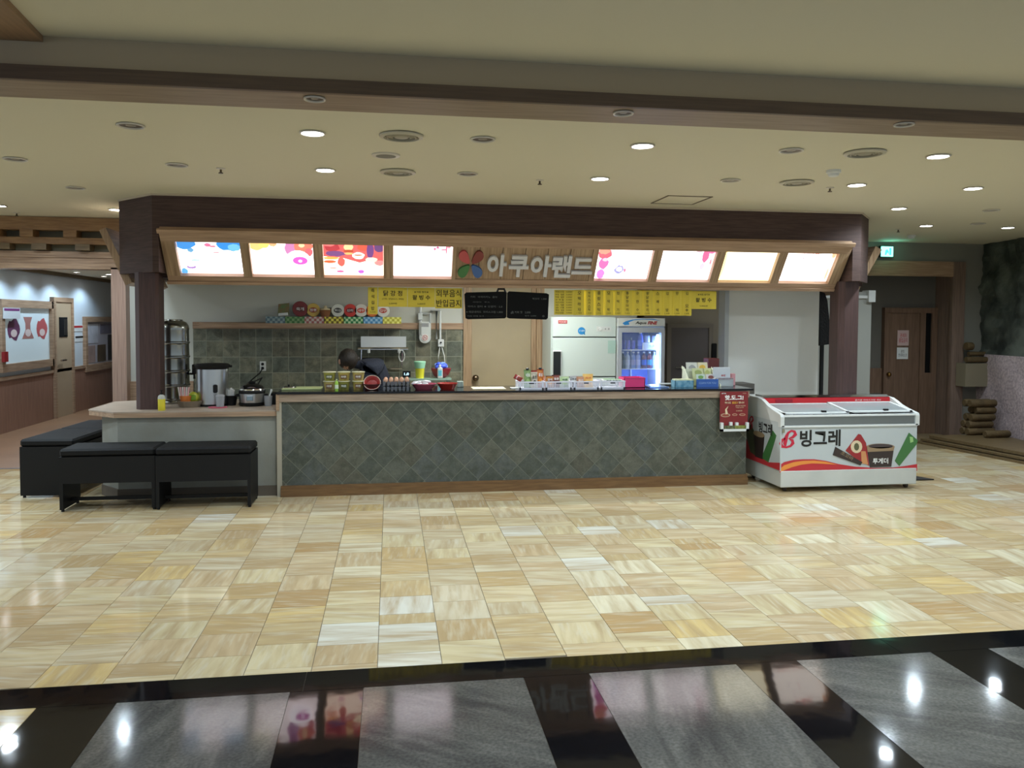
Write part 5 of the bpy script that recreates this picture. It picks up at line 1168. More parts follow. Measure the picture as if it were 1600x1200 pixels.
# plate and tray at far left of the counter
t = thing('cutting_board', 'thin pale green chopping board lying at the left end of the counter', 'cutting board', (PXx(470, 8.3), 8.3, TZ)); MB().cbox(PXx(443, 8.3), PXx(503, 8.3), 8.15, 8.42, TZ, TZ+.012, .003).build('board', mat('pale_green_board', (176, 186, 130), .5), t)
t = thing('pot_lid', 'small flat metal lid with a knob at the left end of the counter', 'lid', (PXx(453, 8.4), 8.3, TZ+.0125)); MB().lathe([(.075, 0), (.07, .008), (.02, .014)], (0, 0, 0), 22).build('lid_plate', dsteel, t, local=True); MB().lathe([(.008, .012), (.012, .026), (.008, .03)], (0, 0, 0), 10).build('knob', black, t, local=True)
# bowls
def bowl(px_, Y, r, h, c, lb, nm='bowl', inner=None):
    t = thing(nm, lb, 'bowl', (PXx(px_, Y), Y, TZ)); m_ = mat('bowl_%d_%d_%d' % c, c, .35)
    MB().lathe([(r*.62, 0), (r*.66, .004), (r*.93, h*.85), (r, h*.93), (r, h), (r*.95, h), (r*.88, h*.8), (r*.6, .01), (.01, .008)], (0, 0, 0), 26).build('bowl', m_, t, local=True); return t
t = bowl(580.5, 8.1, .098, .062, (96, 36, 34), 'dark red bowl with an upturned red tub, right of the noodle cups')
t = thing('plastic_tub', 'red rimmed oval tub tipped inside the dark red bowl', 'tub', (PXx(581.5, 8.1), 8.1, TZ+.05), (math.radians(55), 0, 0))
MB().lathe([(.05, -.03), (.072, .0), (.082, .008), (.082, .014), (.072, .01), (.05, -.015), (.01, -.018)], (0, 0, 0.03), 22).build('tub', mat('red_tub', (150, 40, 36), .3), t, local=True)
MB().tube([(.082*math.cos(a), .082*math.sin(a), .044) for a in [i*math.tau/24 for i in range(24)]], .004, 6, True).build('rim', mat('pale_rim', (196, 176, 160), .4), t, local=True)
# egg trays
ex0, ex1 = PXx(598, 8.1), PXx(640.5, 8.1); ew = ex1-ex0
trm = mat('egg_tray_pulp', (96, 96, 100), .9, bump=.3)
index = 0
eggt = []
for k in range(2):
    t = thing('egg_tray', '%s grey pulp egg tray of the two stacked on the counter' % ('lower', 'upper')[k], 'egg tray', ((ex0+ex1)/2, 8.1, TZ+.048*k), group='stacked egg trays')
    NX, NY = 26, 20; P = []; 
    for j in range(NY+1):
        for i in range(NX+1):
            u, v = i/NX, j/NY; z = .026+.018*math.cos(u*math.tau*6)*math.cos(v*math.tau*5)
            P.append((-ew/2+ew*u, -.12+.24*v, z))
    fs = [(j*(NX+1)+i, j*(NX+1)+i+1, (j+1)*(NX+1)+i+1, (j+1)*(NX+1)+i) for j in range(NY) for i in range(NX)]
    a = MB(); a.poly(P, fs); a.poly([(p[0], p[1], p[2]-.006) for p in P], [f[::-1] for f in fs]); a.smooth = True; a.build('tray', trm, t, local=True, fix=False)
    a = MB()
    for i in range(7): a.box(-ew/2+ew*i/7+.004, -ew/2+ew*(i+1)/7-.012, -.1215, -.118, .0, .04)
    a.build('tray_rim_tabs', trm, t, local=True)
egg0 = None
for j in range(3):
    for i in range(5):
        x_ = ex0+.03+(ew-.06)*i/4; y_ = 8.02+.05*j
        if egg0 is None:
            egg0 = MB().sphere((0, 0, .03), .0215, 14, 9, (1, 1, 1.3)).build('egg', mat('egg_shell', (206, 158, 128), .5), None, local=True)
            e = egg0
        else: e = egg0.copy(); COL.objects.link(e)
        e.location = (x_, y_, TZ+.048+.02); tag(e, 'brown egg in the top tray, %s row, %s from the left' % (('front', 'middle', 'back')[j], ords[i]), 'egg', 'brown eggs in the tray')
t = bowl(662, 8.1, .128, .06, (196, 96, 116), 'pink bowl heaped with white wrapped rice packets', inner=1)
for k in range(14):
    an = k*2.4; r_ = .02+.085*((k*7 % 5)/4); MB().sphere((r_*math.cos(an), r_*math.sin(an)*.9, .062+.02*(1-r_/.1)), .03, 8, 5, (1.2, .8, .55)).build('packet', mat('white_packet', (206, 206, 208), .4, var=.4, vscale=20, rgb2=(120, 120, 130)), t, local=True)
t = bowl(699, 8.1, .105, .062, (176, 48, 40), 'bright red bowl at the right of the pink bowl'); MB().lathe([(.09, .05), (.04, .056), (.01, .058)], (0, 0, 0), 22).build('sauce', mat('red_sauce', (166, 60, 40), .15), t, local=True)
t = thing('tissue_stack', 'striped white packet standing at the kitchen door side of the red bowl', 'package', (PXx(719, 8.35), 8.35, TZ)); MB().cbox(PXx(714, 8.35), PXx(724, 8.35), 8.33, 8.38, TZ, TZ+.06, .004).build('packet', mat('striped_packet', (176, 190, 180), .5, var=.8, vscale=6, stretch=(30, 1, 1), rgb2=(120, 130, 120)), t)
# papers lying in front of the door
MB().cbox(PXx(737, 8.2), PXx(788, 8.2), 8.05, 8.3, TZ, TZ+.004, .001).build('paper_sheet', mat('cream_paper', (226, 214, 180), .6), None, label='cream paper sheet lying flat on the counter before the door', cat='paper')
t = MB().cbox(PXx(797, 8.2), PXx(815, 8.2), 8.1, 8.22, TZ, TZ+.006, .001).build('napkin', whitep, None, label='folded white napkin left of the first snack basket', cat='napkin')
# snack baskets
def basket(px0, px1, lb, clear=False):
    Y = 8.02; x0, x1 = PXx(px0, Y), PXx(px1, Y); w_ = x1-x0; h = .078; d = .24
    t = thing('snack_basket', lb, 'basket', ((x0+x1)/2, Y, TZ), group='white plastic snack baskets')
    m_ = mat('basket_white', (226, 226, 236), .4); a = MB(); hw = w_/2-.004
    a.box(-hw, hw, -.0, d, 0, .004); 
    a.box(-hw-.004, hw+.004, -.006, .0, h-.014, h); a.box(-hw-.004, hw+.004, d, d+.006, h-.012, h); a.box(-hw-.006, -hw, 0, d, h-.012, h); a.box(hw, hw+.006, 0, d, h-.012, h)
    a.box(-hw, hw, -.004, 0, 0, .014); a.box(-hw, -hw+.016, -.004, 0, 0, h); a.box(hw-.016, hw, -.004, 0, 0, h)
    a.build('rim', m_, t, local=True)
    g = MB(); nn = 14
    for i in range(nn+1):
        xx = -hw+.016+(2*hw-.032)*i/nn
        if not (abs(xx) < .026): g.box(xx-.0034, xx+.0034, -.003, 0, .012, h-.012)
        else: g.box(xx-.0022, xx+.0022, -.003, 0, .012, h*.6)
        g.box(xx-.0022, xx+.0022, d, d+.003, .004, h-.012)
    for zz in (.026, .038, .05): g.box(-hw+.01, hw-.01, -.0035, 0, zz-.0018, zz+.0018)
    for i in range(11):
        yy = d*i/10; g.box(-hw-.002, -hw, yy-.0022, yy+.0022, 0, h-.01); g.box(hw, hw+.002, yy-.0022, yy+.0022, 0, h-.01)
    g.build('lattice', m_, t, local=True)
    MB().cbox(-.026, .026, -.0045, .003, h-.03, h-.012, .006).build('hand_slot', mat('slot_dark', (24, 26, 34), .6), t, local=True)
    return t, (x0+x1)/2, Y
b4 = [basket(811, 850, 'snack basket of bottles and boxes, leftmost of the four'), basket(852, 894, 'snack basket of brown packets, second of the four from left'),
      basket(896, 936, 'snack basket of pale and orange packets, third of the four'), basket(938, 977, 'snack basket next to the pink box, rightmost of the four')]
def pouch(px_, w_, h, c, c2, lb, Y=8.1, z=None, tilt=0, yaw=0, word='과자', cap=None, ink=None, grp='snack packets in the baskets'):
    z = TZ+.012 if z is None else z
    t = thing('snack_packet', lb, 'snack', (PXx(px_, Y), Y, z), (math.radians(-8), math.radians(tilt), math.radians(yaw)), group=grp)
    n_ = 8; P = []
    for j in range(n_+1):
        v = j/n_; th_ = .022*math.sin(math.pi*v)**.5+.001; wv = w_*(1-.06*math.sin(math.pi*v))
        for i in range(7):
            u = i/6*2-1; P.append((u*wv/2, -th_*math.sqrt(max(0, 1-u*u))-.0005, v*h))
    for j in range(n_+1):
        v = j/n_; th_ = .022*math.sin(math.pi*v)**.5+.001; wv = w_*(1-.06*math.sin(math.pi*v))
        for i in range(7):
            u = i/6*2-1; P.append((u*wv/2, th_*math.sqrt(max(0, 1-u*u))+.0005, v*h))
    o_ = (n_+1)*7
    fs = [(j*7+i, j*7+i+1, (j+1)*7+i+1, (j+1)*7+i) for j in range(n_) for i in range(6)]+[(o_+j*7+i, o_+(j+1)*7+i, o_+(j+1)*7+i+1, o_+j*7+i+1) for j in range(n_) for i in range(6)]
    a = MB(); a.poly(P, fs); a.smooth = True; a.build('bag', mat('bag_%d_%d_%d' % c, c, .35, var=.75, vscale=22, rgb2=c2), t, local=True, fix=False)
    for q0 in (-.008, h): MB().box(-w_/2, w_/2, -.002, .002, q0, q0+.008).build('crimp', mat('crimp_%d_%d_%d' % c, c, .4), t, local=True)
    text(word, 0, h*.7, -.025, ink or whiteink, t, w=w_*.6, h=h*.2, bold=.02, local=True)
    flat(ell(0, h*.33, w_*.26, h*.16, 14), -.0225, mat('bp_%d_%d_%d' % c2, c2, .5), t, 'print', local=True)
    if cap: MB().lathe([(.016, h+.004), (.017, h+.02), (.013, h+.024)], (0, 0, 0), 12).build('cap', mat('cap_%d_%d_%d' % cap, cap, .4), t, local=True)
    return t
pouch(814, .05, .07, (150, 34, 34), (120, 60, 40), 'small red packet leaning out of the left basket edge', tilt=-60, z=TZ+.09)
pouch(824.5, .075, .17, (96, 130, 80), (150, 180, 110), 'green drink pouch with a black cap in the left basket', Y=8.16, cap=(20, 20, 20), word='매실')
pouch(835, .07, .15, (214, 204, 180), (60, 50, 46), 'white packet with diagonal dark stripes in the left basket', Y=8.08, word='초코', ink=blackink)
pouch(844.5, .072, .175, (156, 54, 34), (226, 150, 50), 'tall red drink pouch with a black cap in the left basket', Y=8.16, cap=(20, 20, 20), word='홍삼')
pouch(835, .08, .16, (130, 34, 30), (170, 60, 40), 'dark red pouch behind the striped packet in the left basket', Y=8.22, word='석류')
pouch(852, .06, .1, (170, 70, 50), (216, 180, 150), 'leaning red and white packet between the first two baskets', tilt=-18, Y=8.2)
pouch(859, .085, .11, (96, 40, 34), (220, 150, 60), 'dark brown packet with an orange picture in the second basket', word='감자')
pouch(869, .085, .115, (90, 40, 38), (150, 90, 80), 'maroon packet in the middle of the second basket', Y=8.15, word='팝콘')
pouch(882, .10, .11, (200, 206, 190), (150, 190, 80), 'white packet with a lime green picture in the second basket', Y=8.06, word='새콤', ink=mat('green_ink', (40, 90, 40), .6))
pouch(897, .09, .11, (206, 208, 206), (60, 64, 80), 'silver white packet at the left of the third basket', Y=8.12, word='쿠키', ink=blackink)
pouch(907, .08, .10, (196, 150, 120), (150, 100, 70), 'beige biscuit packet in the third basket', Y=8.08, word='비스킷')
pouch(919, .11, .125, (232, 196, 110), (214, 150, 70), 'orange and yellow biscuit packet, biggest in the third basket', Y=8.13, word='치즈', ink=mat('orange_ink', (200, 90, 30), .6))
p_ = thing('snack_packet', 'flat white packet with green print lying in the rightmost basket', 'snack', (PXx(957, 8.1), 8.13, TZ+.07), group='snack packets in the baskets')
MB().cbox(-.1, .1, -.06, .06, 0, .018, .006).build('bag', whitep, p_, local=True); text('건조 오징어', 0, .009, -.0605, mat('green_ink', None), p_, w=.15, h=.012, bold=.03, local=True)
MB().box(-.09, .09, -.05, .05, .018, .019).build('print', mat('green_print', (90, 140, 80), .5), p_, local=True)
# pink box, tray, stick
p, q = atY(976, 587, 8.1), atY(1008, 604, 8.1)
pb_ = thing('pink_box', 'open bright pink plastic box beside the rightmost basket', 'box', ((p.x+q.x)/2, 8.2, TZ)); x0, x1 = PXx(975, 8.1), PXx(1008, 8.1); hz = .105
pm = mat('pink_plastic', (222, 60, 120), .35)
MB().box(x0, x1, 8.1, 8.106, TZ, TZ+hz).box(x0, x1, 8.3, 8.306, TZ, TZ+hz).box(x0, x0+.006, 8.1, 8.3, TZ, TZ+hz).box(x1-.006, x1, 8.1, 8.3, TZ, TZ+hz).box(x0, x1, 8.1, 8.3, TZ, TZ+.005).build('box_body', pm, pb_)
MB().box(x0-.006, x1+.004, 8.094, 8.1, TZ+hz-.008, TZ+hz).build('rim', pm, pb_)
t = thing('acrylic_tray', 'clear shallow tray lying right of the pink box', 'tray', (PXx(1025, 8.15), 8.15, TZ)); x0, x1 = PXx(1010, 8.15), PXx(1040, 8.15)
MB().cbox(x0, x1, 8.05, 8.25, TZ, TZ+.012, .003).build('tray_base', mat('clear_plastic', (150, 175, 215), .15, trans=.5), t)
t = thing('knife', 'long white handled knife lying behind the clear tray', 'knife', (PXx(1045, 8.3), 8.3, TZ)); MB().cbox(PXx(1030, 8.3), PXx(1056, 8.3), 8.3, 8.325, TZ+.012, TZ+.03, .004).build('knife_handle', whitep, t); MB().prism([(PXx(1012, 8.3), 8.3), (PXx(1030, 8.3), 8.295), (PXx(1030, 8.3), 8.33)], TZ+.015, TZ+.018, 'Z').build('blade', steel, t)
# leaflets and tissue boxes
p = PXx(1055, 8.08); q = PXx(1084, 8.08)
t = thing('tissue_box', 'blue patterned box with cream papers inside, left of the leaflet stand', 'box', ((p+q)/2, 8.15, TZ))
MB().box(p, q, 8.08, 8.085, TZ, TZ+.072).box(p, q, 8.2, 8.205, TZ, TZ+.072).box(p, p+.004, 8.08, 8.2, TZ, TZ+.072).box(q-.004, q, 8.08, 8.2, TZ, TZ+.072).build('box_body', mat('teal_pattern', (70, 130, 160), .5, var=.7, vscale=24, rgb2=(150, 190, 205)), t)
MB().box(p+.008, q-.008, 8.09, 8.195, TZ, TZ+.085).build('papers', mat('cream_slips', (220, 222, 190), .6, var=.4, vscale=30, rgb2=(190, 190, 110)), t)
ls = thing('leaflet_stand', 'sloping white leaflet stand with blue front on the right of the counter', 'leaflet stand', (PXx(1100, 8.2), 8.2, TZ))
x0, x1 = PXx(1073, 8.2), PXx(1121, 8.2)
MB().prism([(8.36, TZ), (8.36, TZ+.21), (8.30, TZ+.2), (8.10, TZ+.03), (8.10, TZ)], x0, x0+.008, 'X').build('side_board', mat('stand_cream', (214, 218, 196), .6), ls)
MB().prism([(8.36, TZ), (8.36, TZ+.20), (8.10, TZ+.02), (8.10, TZ)], x1-.008, x1, 'X').build('side_board', mat('stand_cream', None), ls)
x2, x3 = PXx(1088, 8.1), PXx(1121.5, 8.1)
MB().box(x2, x3, 8.085, 8.10, TZ, TZ+.085).build('front_panel', mat('stand_blue', (56, 96, 170), .5), ls); text('CLEAN FOR YOU', (x2+x3)/2, TZ+.045, 8.0845, mat('pale_blue_ink', (150, 180, 220), .5), ls, w=.19, h=.022)
MB().box(x0, x1, 8.34, 8.36, TZ, TZ+.18).build('back_board', mat('stand_cream', None), ls)
for k, (u, v, zz, yy, c, lb) in enumerate([(1074, 1093, .29, 8.33, (206, 206, 196), 'white leaflet at the back left of the leaflet stand'), (1091, 1108, .29, 8.33, (214, 204, 170), 'leaflet with a yellow picture at the back of the leaflet stand'),
                                    (1083, 1102, .21, 8.25, (196, 200, 150), 'pale green leaflet in the middle row of the stand'), (1100, 1113, .21, 8.25, (200, 204, 150), 'light olive leaflet in the middle row of the stand'),
                                    (1089, 1103, .15, 8.17, (190, 204, 190), 'leaflet with green leaf print in the front row'), (1104, 1120, .15, 8.17, (206, 200, 194), 'leaflet with brown print in the front row')]):
    a_, b_ = PXx(u, yy), PXx(v, yy); t = thing('leaflet', lb, 'leaflet', ((a_+b_)/2, yy, TZ+.004), (math.radians(-14), 0, 0), group='leaflets in the stand')
    w2 = (b_-a_)/2-.002; MB().box(-w2, w2, -.003, .003, 0, zz-.04 if k < 2 else zz-.02).build('sheet', mat('leaf_%d' % k, c, .5), t, local=True)
    hz = (zz-.04 if k < 2 else zz-.02)
    MB().prism(blob(0, hz*.75, w2*.6, hz*.14, k), -.0045, -.003, 'Y').build('print', mat('leafp_%d' % k, [(150, 150, 150), (214, 170, 50), (150, 160, 90), (170, 176, 100), (110, 150, 70), (120, 60, 50)][k], .5), t, local=True)
t = thing('acrylic_holder', 'clear acrylic holder with white cards at the right end of the counter', 'card holder', (PXx(1135, 8.15), 8.15, TZ)); x0, x1 = PXx(1122, 8.12), PXx(1146, 8.12)
MB().box(x0, x1, 8.12, 8.124, TZ, TZ+.075).box(x0, x0+.004, 8.12, 8.22, TZ, TZ+.09).box(x1-.004, x1, 8.12, 8.22, TZ, TZ+.09).box(x0, x1, 8.12, 8.22, TZ, TZ+.005).build('holder', mat('acrylic_grey', (190, 196, 196), .15, alpha=.5), t)
MB().cbox(x0-.03, x1-.006, 8.19, 8.2, TZ+.005, TZ+.205, .004).build('card', mat('card_silver', (196, 200, 204), .5), t); text('추천', (x0+x1)/2, TZ+.115, 8.189, redink, t, w=.05, h=.022, bold=.03)
MB().box(x0+.01, x1-.01, 8.18, 8.189, TZ+.06, TZ+.09).build('print', mat('dim_print', (150, 140, 145), .5, var=.6, vscale=30), t)
t = MB().cbox(PXx(1143, 8.25), PXx(1149, 8.25), 8.25, 8.3, TZ, TZ+.13, .004).build('pink_packet', mat('pale_pink', (196, 140, 144), .5), None, label='narrow pink packet behind the clear acrylic holder', cat='package')
a, b = atY(1107, 560, 8.6), atY(1124, 575, 8.6); MB().cbox(a.x, b.x, 8.6, 8.75, 1.0, a.z, .006).build('card_terminal', mat('maroon_box', (96, 38, 36), .5), None, label='dark maroon box standing behind the leaflet stand', cat='box')
MB().box(a.x-.1, b.x+.4, 8.55, 8.85, .0, 1.0).build('back_cabinet', mat('grey_cabinet', (90, 84, 76), .6), None, label='low grey cabinet behind the counter under the maroon box', cat='cabinet')  # one even grey over the whole cabinet

# poster holder hanging on the counter front
PYY = CY-.045
a, b = atY(1125, 612, PYY), atY(1168, 667, PYY)
po = thing('hanging_poster', 'dark red hot dog poster with white lettering hanging on the counter front', 'poster', ((a.x+b.x)/2, PYY, b.z)); w_ = b.x-a.x; hh = a.z-b.z
MB().box(a.x, b.x, PYY-.004, PYY, b.z, a.z).build('sheet', mat('poster_maroon', (122, 30, 32), .5), po)
def pt(s, u, v, w, h, m_, **k): text(s, a.x+w_*u, a.z-hh*v, PYY-.0045, m_, po, w=w_*w, h=hh*h, **k)
pt('핫.도.그!', .5, .17, .66, .14, whiteink, bold=.04); pt('하나도', .28, .31, .22, .06, cream, bold=.03); pt('즐겁고', .53, .31, .2, .06, mat('poster_gold', (214, 160, 50), .5), bold=.03); pt('맛나!?', .76, .31, .2, .06, cream, bold=.03)
pt('갓구운', .13, .05, .16, .035, whiteink, bold=.03); pt('간식코너', .86, .05, .12, .03, cream); pt('겉은바삭 속은촉촉', .73, .4, .36, .04, cream); pt('가득한 소시지', .7, .45, .28, .035, cream); pt('2,500원', .68, .54, .22, .04, cream)
for (u, v, ru, rv) in [(.2, .66, .17, .055), (.53, .65, .09, .035), (.80, .65, .11, .035)]:
    flat(ell(a.x+w_*u, a.z-hh*v, w_*ru, hh*rv), PYY-.004, mat('plate_tan', (176, 140, 118), .5), po, t=.002); flat(ell(a.x+w_*u, a.z-hh*v, w_*ru*.75, hh*rv*.6), PYY-.006, mat('food_red', (140, 66, 52), .5), po, t=.001)
flat([(a.x+w_*.2, a.z-hh*.64), (a.x+w_*.28, a.z-hh*.62), (a.x+w_*.24, a.z-hh*.5), (a.x+w_*.3, a.z-hh*.4), (a.x+w_*.22, a.z-hh*.46), (a.x+w_*.18, a.z-hh*.5)], PYY-.0075, cream, po)
a2, b2 = atY(1125, 658, PYY-.03), atY(1168, 674, PYY-.03)
MB().box(a.x, a.x+.03, PYY-.035, PYY-.004, b.z-.04, b.z+.05).box(b.x-.03, b.x, PYY-.035, PYY-.004, b.z-.04, b.z+.05).box(a.x, b.x, PYY-.035, PYY-.004, b.z-.04, b.z-.015).box(a.x+.1, a.x+.13, PYY-.03, PYY-.004, b.z-.015, b.z+.055).box(a.x+.165, a.x+.195, PYY-.03, PYY-.004, b.z-.015, b.z+.05).build('pocket', whitep, po)
for k, (u0, u1, c) in enumerate([(.14, .5, (52, 56, 50)), (.5, .9, (96, 100, 36))]):
    MB().box(a.x+w_*u0, a.x+w_*u1, PYY-.033, PYY-.02, b.z-.014, b.z+.02).build('coupon', mat('coupon_%d' % k, c, .5, var=.5, vscale=30, rgb2=(170, 170, 90)), po)

# ================================================================== ITEMS ON THE LOW COUNTER (top .83)
LZ2 = ZL+.0005
def LX(px_, Y): return atY(px_, 630, Y).x
# tall ribbed dispenser
Yd = 8.75; s_ = Yd/1256
t = thing('water_dispenser', 'tall ribbed dark steel water dispenser beside the left pillar', 'dispenser', (LX(271, Yd), Yd, LZ2))
R_ = .165; Hh = 1.0
pr = [(R_*.95, 0), (R_, .02)]
ht = atY(271, 501, Yd).z-LZ2
for k in range(5):
    z0 = .03+k*(ht-.12)/5; z1 = z0+(ht-.12)/5
    pr += [(R_*.97, z0), (R_*1.02, z0+.008), (R_*1.02, z0+.016), (R_*.97, z0+.026), (R_*.96, z1-.01)]
pr += [(R_*.98, ht-.085), (R_*.95, ht-.05), (R_*.82, ht-.018), (R_*.6, ht)]
MB().lathe(pr, (0, 0, 0), 36).build('tank', dsteel, t, local=True)
MB().lathe([(R_*.62, ht-.004), (R_*.6, ht+.012), (R_*.2, ht+.016)], (0, 0, 0), 24).build('lid', dsteel, t, local=True)
MB().tube([(R_+.0, .02, .30), (R_+.05, -.02, .30), (R_+.05, -.02, .25)], .012).build('tap', black, t, local=True)
MB().cbox(R_+.03, R_+.07, -.04, 0, .3, .4, .006).build('tap_lever', black, t, local=True)
# yellow bottle
t = thing('detergent_bottle', 'small yellow bottle with a black pump at the foot of the left pillar', 'bottle', (LX(252.5, 8.03), 8.03, LZ2))
MB().lathe([(.030, 0), (.033, .006), (.033, .125), (.028, .14), (.013, .15)], (0, 0, 0), 18).build('body', mat('yellow_soap', (214, 200, 50), .3), t, local=True); MB().lathe([(.034, .11), (.034, .122), (.029, .14), (.012, .152)], (0, 0, 0), 18).build('clear_shoulder', mat('clear_shoulder', (190, 190, 180), .2), t, local=True)
MB().lathe([(.012, .15), (.014, .165), (.006, .168), (.006, .185), (.016, .187), (.016, .193)], (0, 0, 0), 12).build('pump', black, t, local=True)
# paper packs in baskets
t = thing('condiment_tub', 'grey plastic tub holding orange and yellow packs by the dispenser', 'tub', (LX(297, 8.35), 8.35, LZ2)); MB().lathe([(.10, 0), (.125, .06), (.12, .062), (.1, .012), (.01, .01)], (0, 0, 0), 26).build('tub', mat('grey_tub', (130, 116, 98), .5), t, local=True)
t = thing('stick_pack', 'orange cup with pink stick packs in the grey tub', 'package', (LX(290, 8.3), 8.3, LZ2+.02)); MB().lathe([(.04, .0), (.056, .095), (.05, .09)], (0, 0, 0), 16).build('orange_cup', mat('orange_cup', (206, 116, 50), .5), t, local=True)
for k in range(6): MB().poly([(-.045+k*.014-.006+o1*.012+v*(k-3)*.006, -.02+o2*.01, .06+v*.12) for v in (0, 1) for o1, o2 in ((0, 0), (1, 0), (1, 1), (0, 1))], [(0, 3, 2, 1), (4, 5, 6, 7), (0, 1, 5, 4), (1, 2, 6, 5), (2, 3, 7, 6), (3, 0, 4, 7)]).build('stick', mat('stick_pink', (216, 166, 166), .5) if k % 2 else mat('stick_white', (206, 196, 190), .5), t, local=True)
t = thing('yellow_pack', 'rounded yellow-green pack next to the orange cup in the grey tub', 'package', (LX(302, 8.36), 8.36, LZ2+.03)); MB().sphere((0, 0, .06), .058, 14, 9, (1, .6, 1)).build('pack', mat('yellow_green_pack', (176, 176, 50), .4), t, local=True); MB().box(-.03, .03, -.038, -.03, .04, .09).build('pack_label', mat('lime_label', (130, 170, 50), .5), t, local=True)
# steel urn
Yu = 8.45
t = thing('steel_urn', 'cylindrical steel soup warmer with a black lid rim on the low counter', 'urn', (LX(332.5, Yu), Yu, LZ2)); hu = atY(332, 570, Yu).z-LZ2
r_ = .152
MB().lathe([(r_, .02), (r_, hu-.03)], (0, 0, 0), 36).build('body', steel, t, local=True); MB().lathe([(r_*1.01, 0), (r_*1.01, .022)], (0, 0, 0), 30).build('base', black, t, local=True)
MB().lathe([(r_*1.02, hu-.04), (r_*1.1, hu-.02), (r_*1.12, hu), (r_*1.0, hu+.012), (r_*.2, hu+.02)], (0, 0, 0), 36).build('lid', black, t, local=True)
MB().tube([(r_*1.08, 0, hu-.015), (r_*1.25, 0, hu-.015)], .012).tube([(-r_*1.08, 0, hu-.015), (-r_*1.25, 0, hu-.015)], .012).build('handle', black, t, local=True)
MB().cbox(.04, .08, -r_-.03, -r_+.01, .14, .22, .008).build('dial_switch', black, t, local=True)
# clear box and pink lid
t = thing('pink_tray', 'flat pink plastic lid lying in front of the steel soup warmer', 'tray', (LX(341, 8.22), 8.2, LZ2)); MB().lathe([(.085, 0), (.09, .004), (.09, .012), (.08, .01), (.01, .009)], (0, 0, 0), 24, sx=1, sy=.6).build('tray', mat('pink_tray', (200, 96, 116), .4), t, local=True)
t = thing('clear_container', 'small clear container standing on the pink lid', 'container', (LX(344, 8.2), 8.2, LZ2+.0125)); MB().lathe([(.036, 0), (.044, .10), (.042, .105)], (0, 0, 0), 16).build('container', mat('frosted_clear', (170, 172, 176), .3, alpha=.6), t, local=True); MB().lathe([(.045, .10), (.045, .112), (.03, .118)], (0, 0, 0), 16).build('lid', mat('frosted_lid', (150, 150, 154), .4), t, local=True)
t = thing('straw_holder', 'black cup stuffed with white napkins and straws beside the warmer', 'cup', (LX(361, 8.45), 8.45, LZ2)); MB().lathe([(.05, 0), (.062, .09), (.066, .10), (.05, .09)], (0, 0, 0), 20).build('cup', black, t, local=True)
for k in range(6): MB().cbox(-.045+k*.013, -.033+k*.013, -.02, .03, .07, .175-.01*(k % 3), .002).build('napkin', mat('napkin_white', (206, 206, 204), .6), t, local=True)
# rice cooker
Yr = 8.4
t = thing('rice_cooker', 'steel electric rice cooker with a black domed lid on the low counter', 'rice cooker', (LX(394, Yr), Yr, LZ2)); r_ = .125
MB().lathe([(r_*.95, 0), (r_*1.02, .012), (r_*1.02, .035)], (0, 0, 0), 34).build('base', black, t, local=True); MB().lathe([(r_*.98, .035), (r_, .05), (r_, .125)], (0, 0, 0), 34).build('body', steel, t, local=True)
MB().lathe([(r_*1.01, .125), (r_*1.03, .135), (r_*1.03, .155), (r_*1.0, .16)], (0, 0, 0), 34).build('collar', black, t, local=True)
MB().lathe([(r_*1.0, .158), (r_*.97, .17), (r_*.96, .172)], (0, 0, 0), 34).build('chrome_ring', chrome, t, local=True)
MB().lathe([(r_*.95, .17), (r_*.8, .20), (r_*.4, .222), (.02, .228)], (0, 0, 0), 34).build('lid', mat('gloss_black', (14, 14, 15), .15), t, local=True); MB().lathe([(.03, .226), (.034, .238), (.02, .246)], (0, 0, 0), 16).build('lid_knob', black, t, local=True)
MB().cbox(-.03, .03, -r_-.012, -r_+.01, .06, .11, .004).build('control_panel', mat('cool_steel', (150, 165, 170), .2, .8), t, local=True)
MB().cbox(r_, r_+.03, -.02, .02, .09, .12, .005).cbox(-r_-.03, -r_, -.02, .02, .09, .12, .005).build('side_handle', black, t, local=True)
t = thing('ladle_cup', 'clear cup holding a white spoon right of the rice cooker', 'cup', (LX(419, 8.35), 8.35, LZ2)); MB().lathe([(.035, 0), (.042, .10), (.04, .10)], (0, 0, 0), 16).build('cup', mat('frosted_clear', None), t, local=True); MB().tube([(-.01, 0, .03), (.02, 0, .12), (.035, 0, .165)], [.006, .006, .011], 8).build('spoon', whitep, t, local=True)
t = MB().cbox(LX(424, 8.5), LX(438, 8.5), 8.45, 8.6, LZ2, LZ2+.12, .006).build('black_box', black, None, label='plain black box at the right end of the low counter', cat='box')

# hanging dark apron right of the partition
ap = thing('hanging_jacket', 'black jacket hanging against the far wall beside the white partition', 'jacket', (5.15, 9.0, 1.4))
pts = [(1281, 455), (1289, 458), (1293, 470), (1296, 500), (1296, 538), (1281, 540)]
Yj = 8.98
P_ = [atY(*c, Yj) for c in pts]
MB().prism([(p.x, p.z) for p in P_], Yj, Yj+.07, 'Y').build('jacket_body', mat('black_cloth', (26, 26, 28), .9, bump=.3), ap)
MB().tube([(P_[0].x, Yj+.03, P_[0].z), (P_[0].x+.02, Yj+.03, P_[0].z+.06)], .006, 6).build('hook', steel, ap)
pxbox(1283, 536, 1286, 617, 9.0, .03, 'gap_post', black, None, label='thin dark post below the hanging jacket at the partition edge', cat='post')
# intercom by dark door
p = atY(1112, 548, 11.28); MB().cbox(p.x-.03, p.x+.05, 11.2, 11.28, p.z-.13, p.z+.11, .01).build('wall_phone', black, None, label='black wall phone right of the dark store room door', cat='phone')

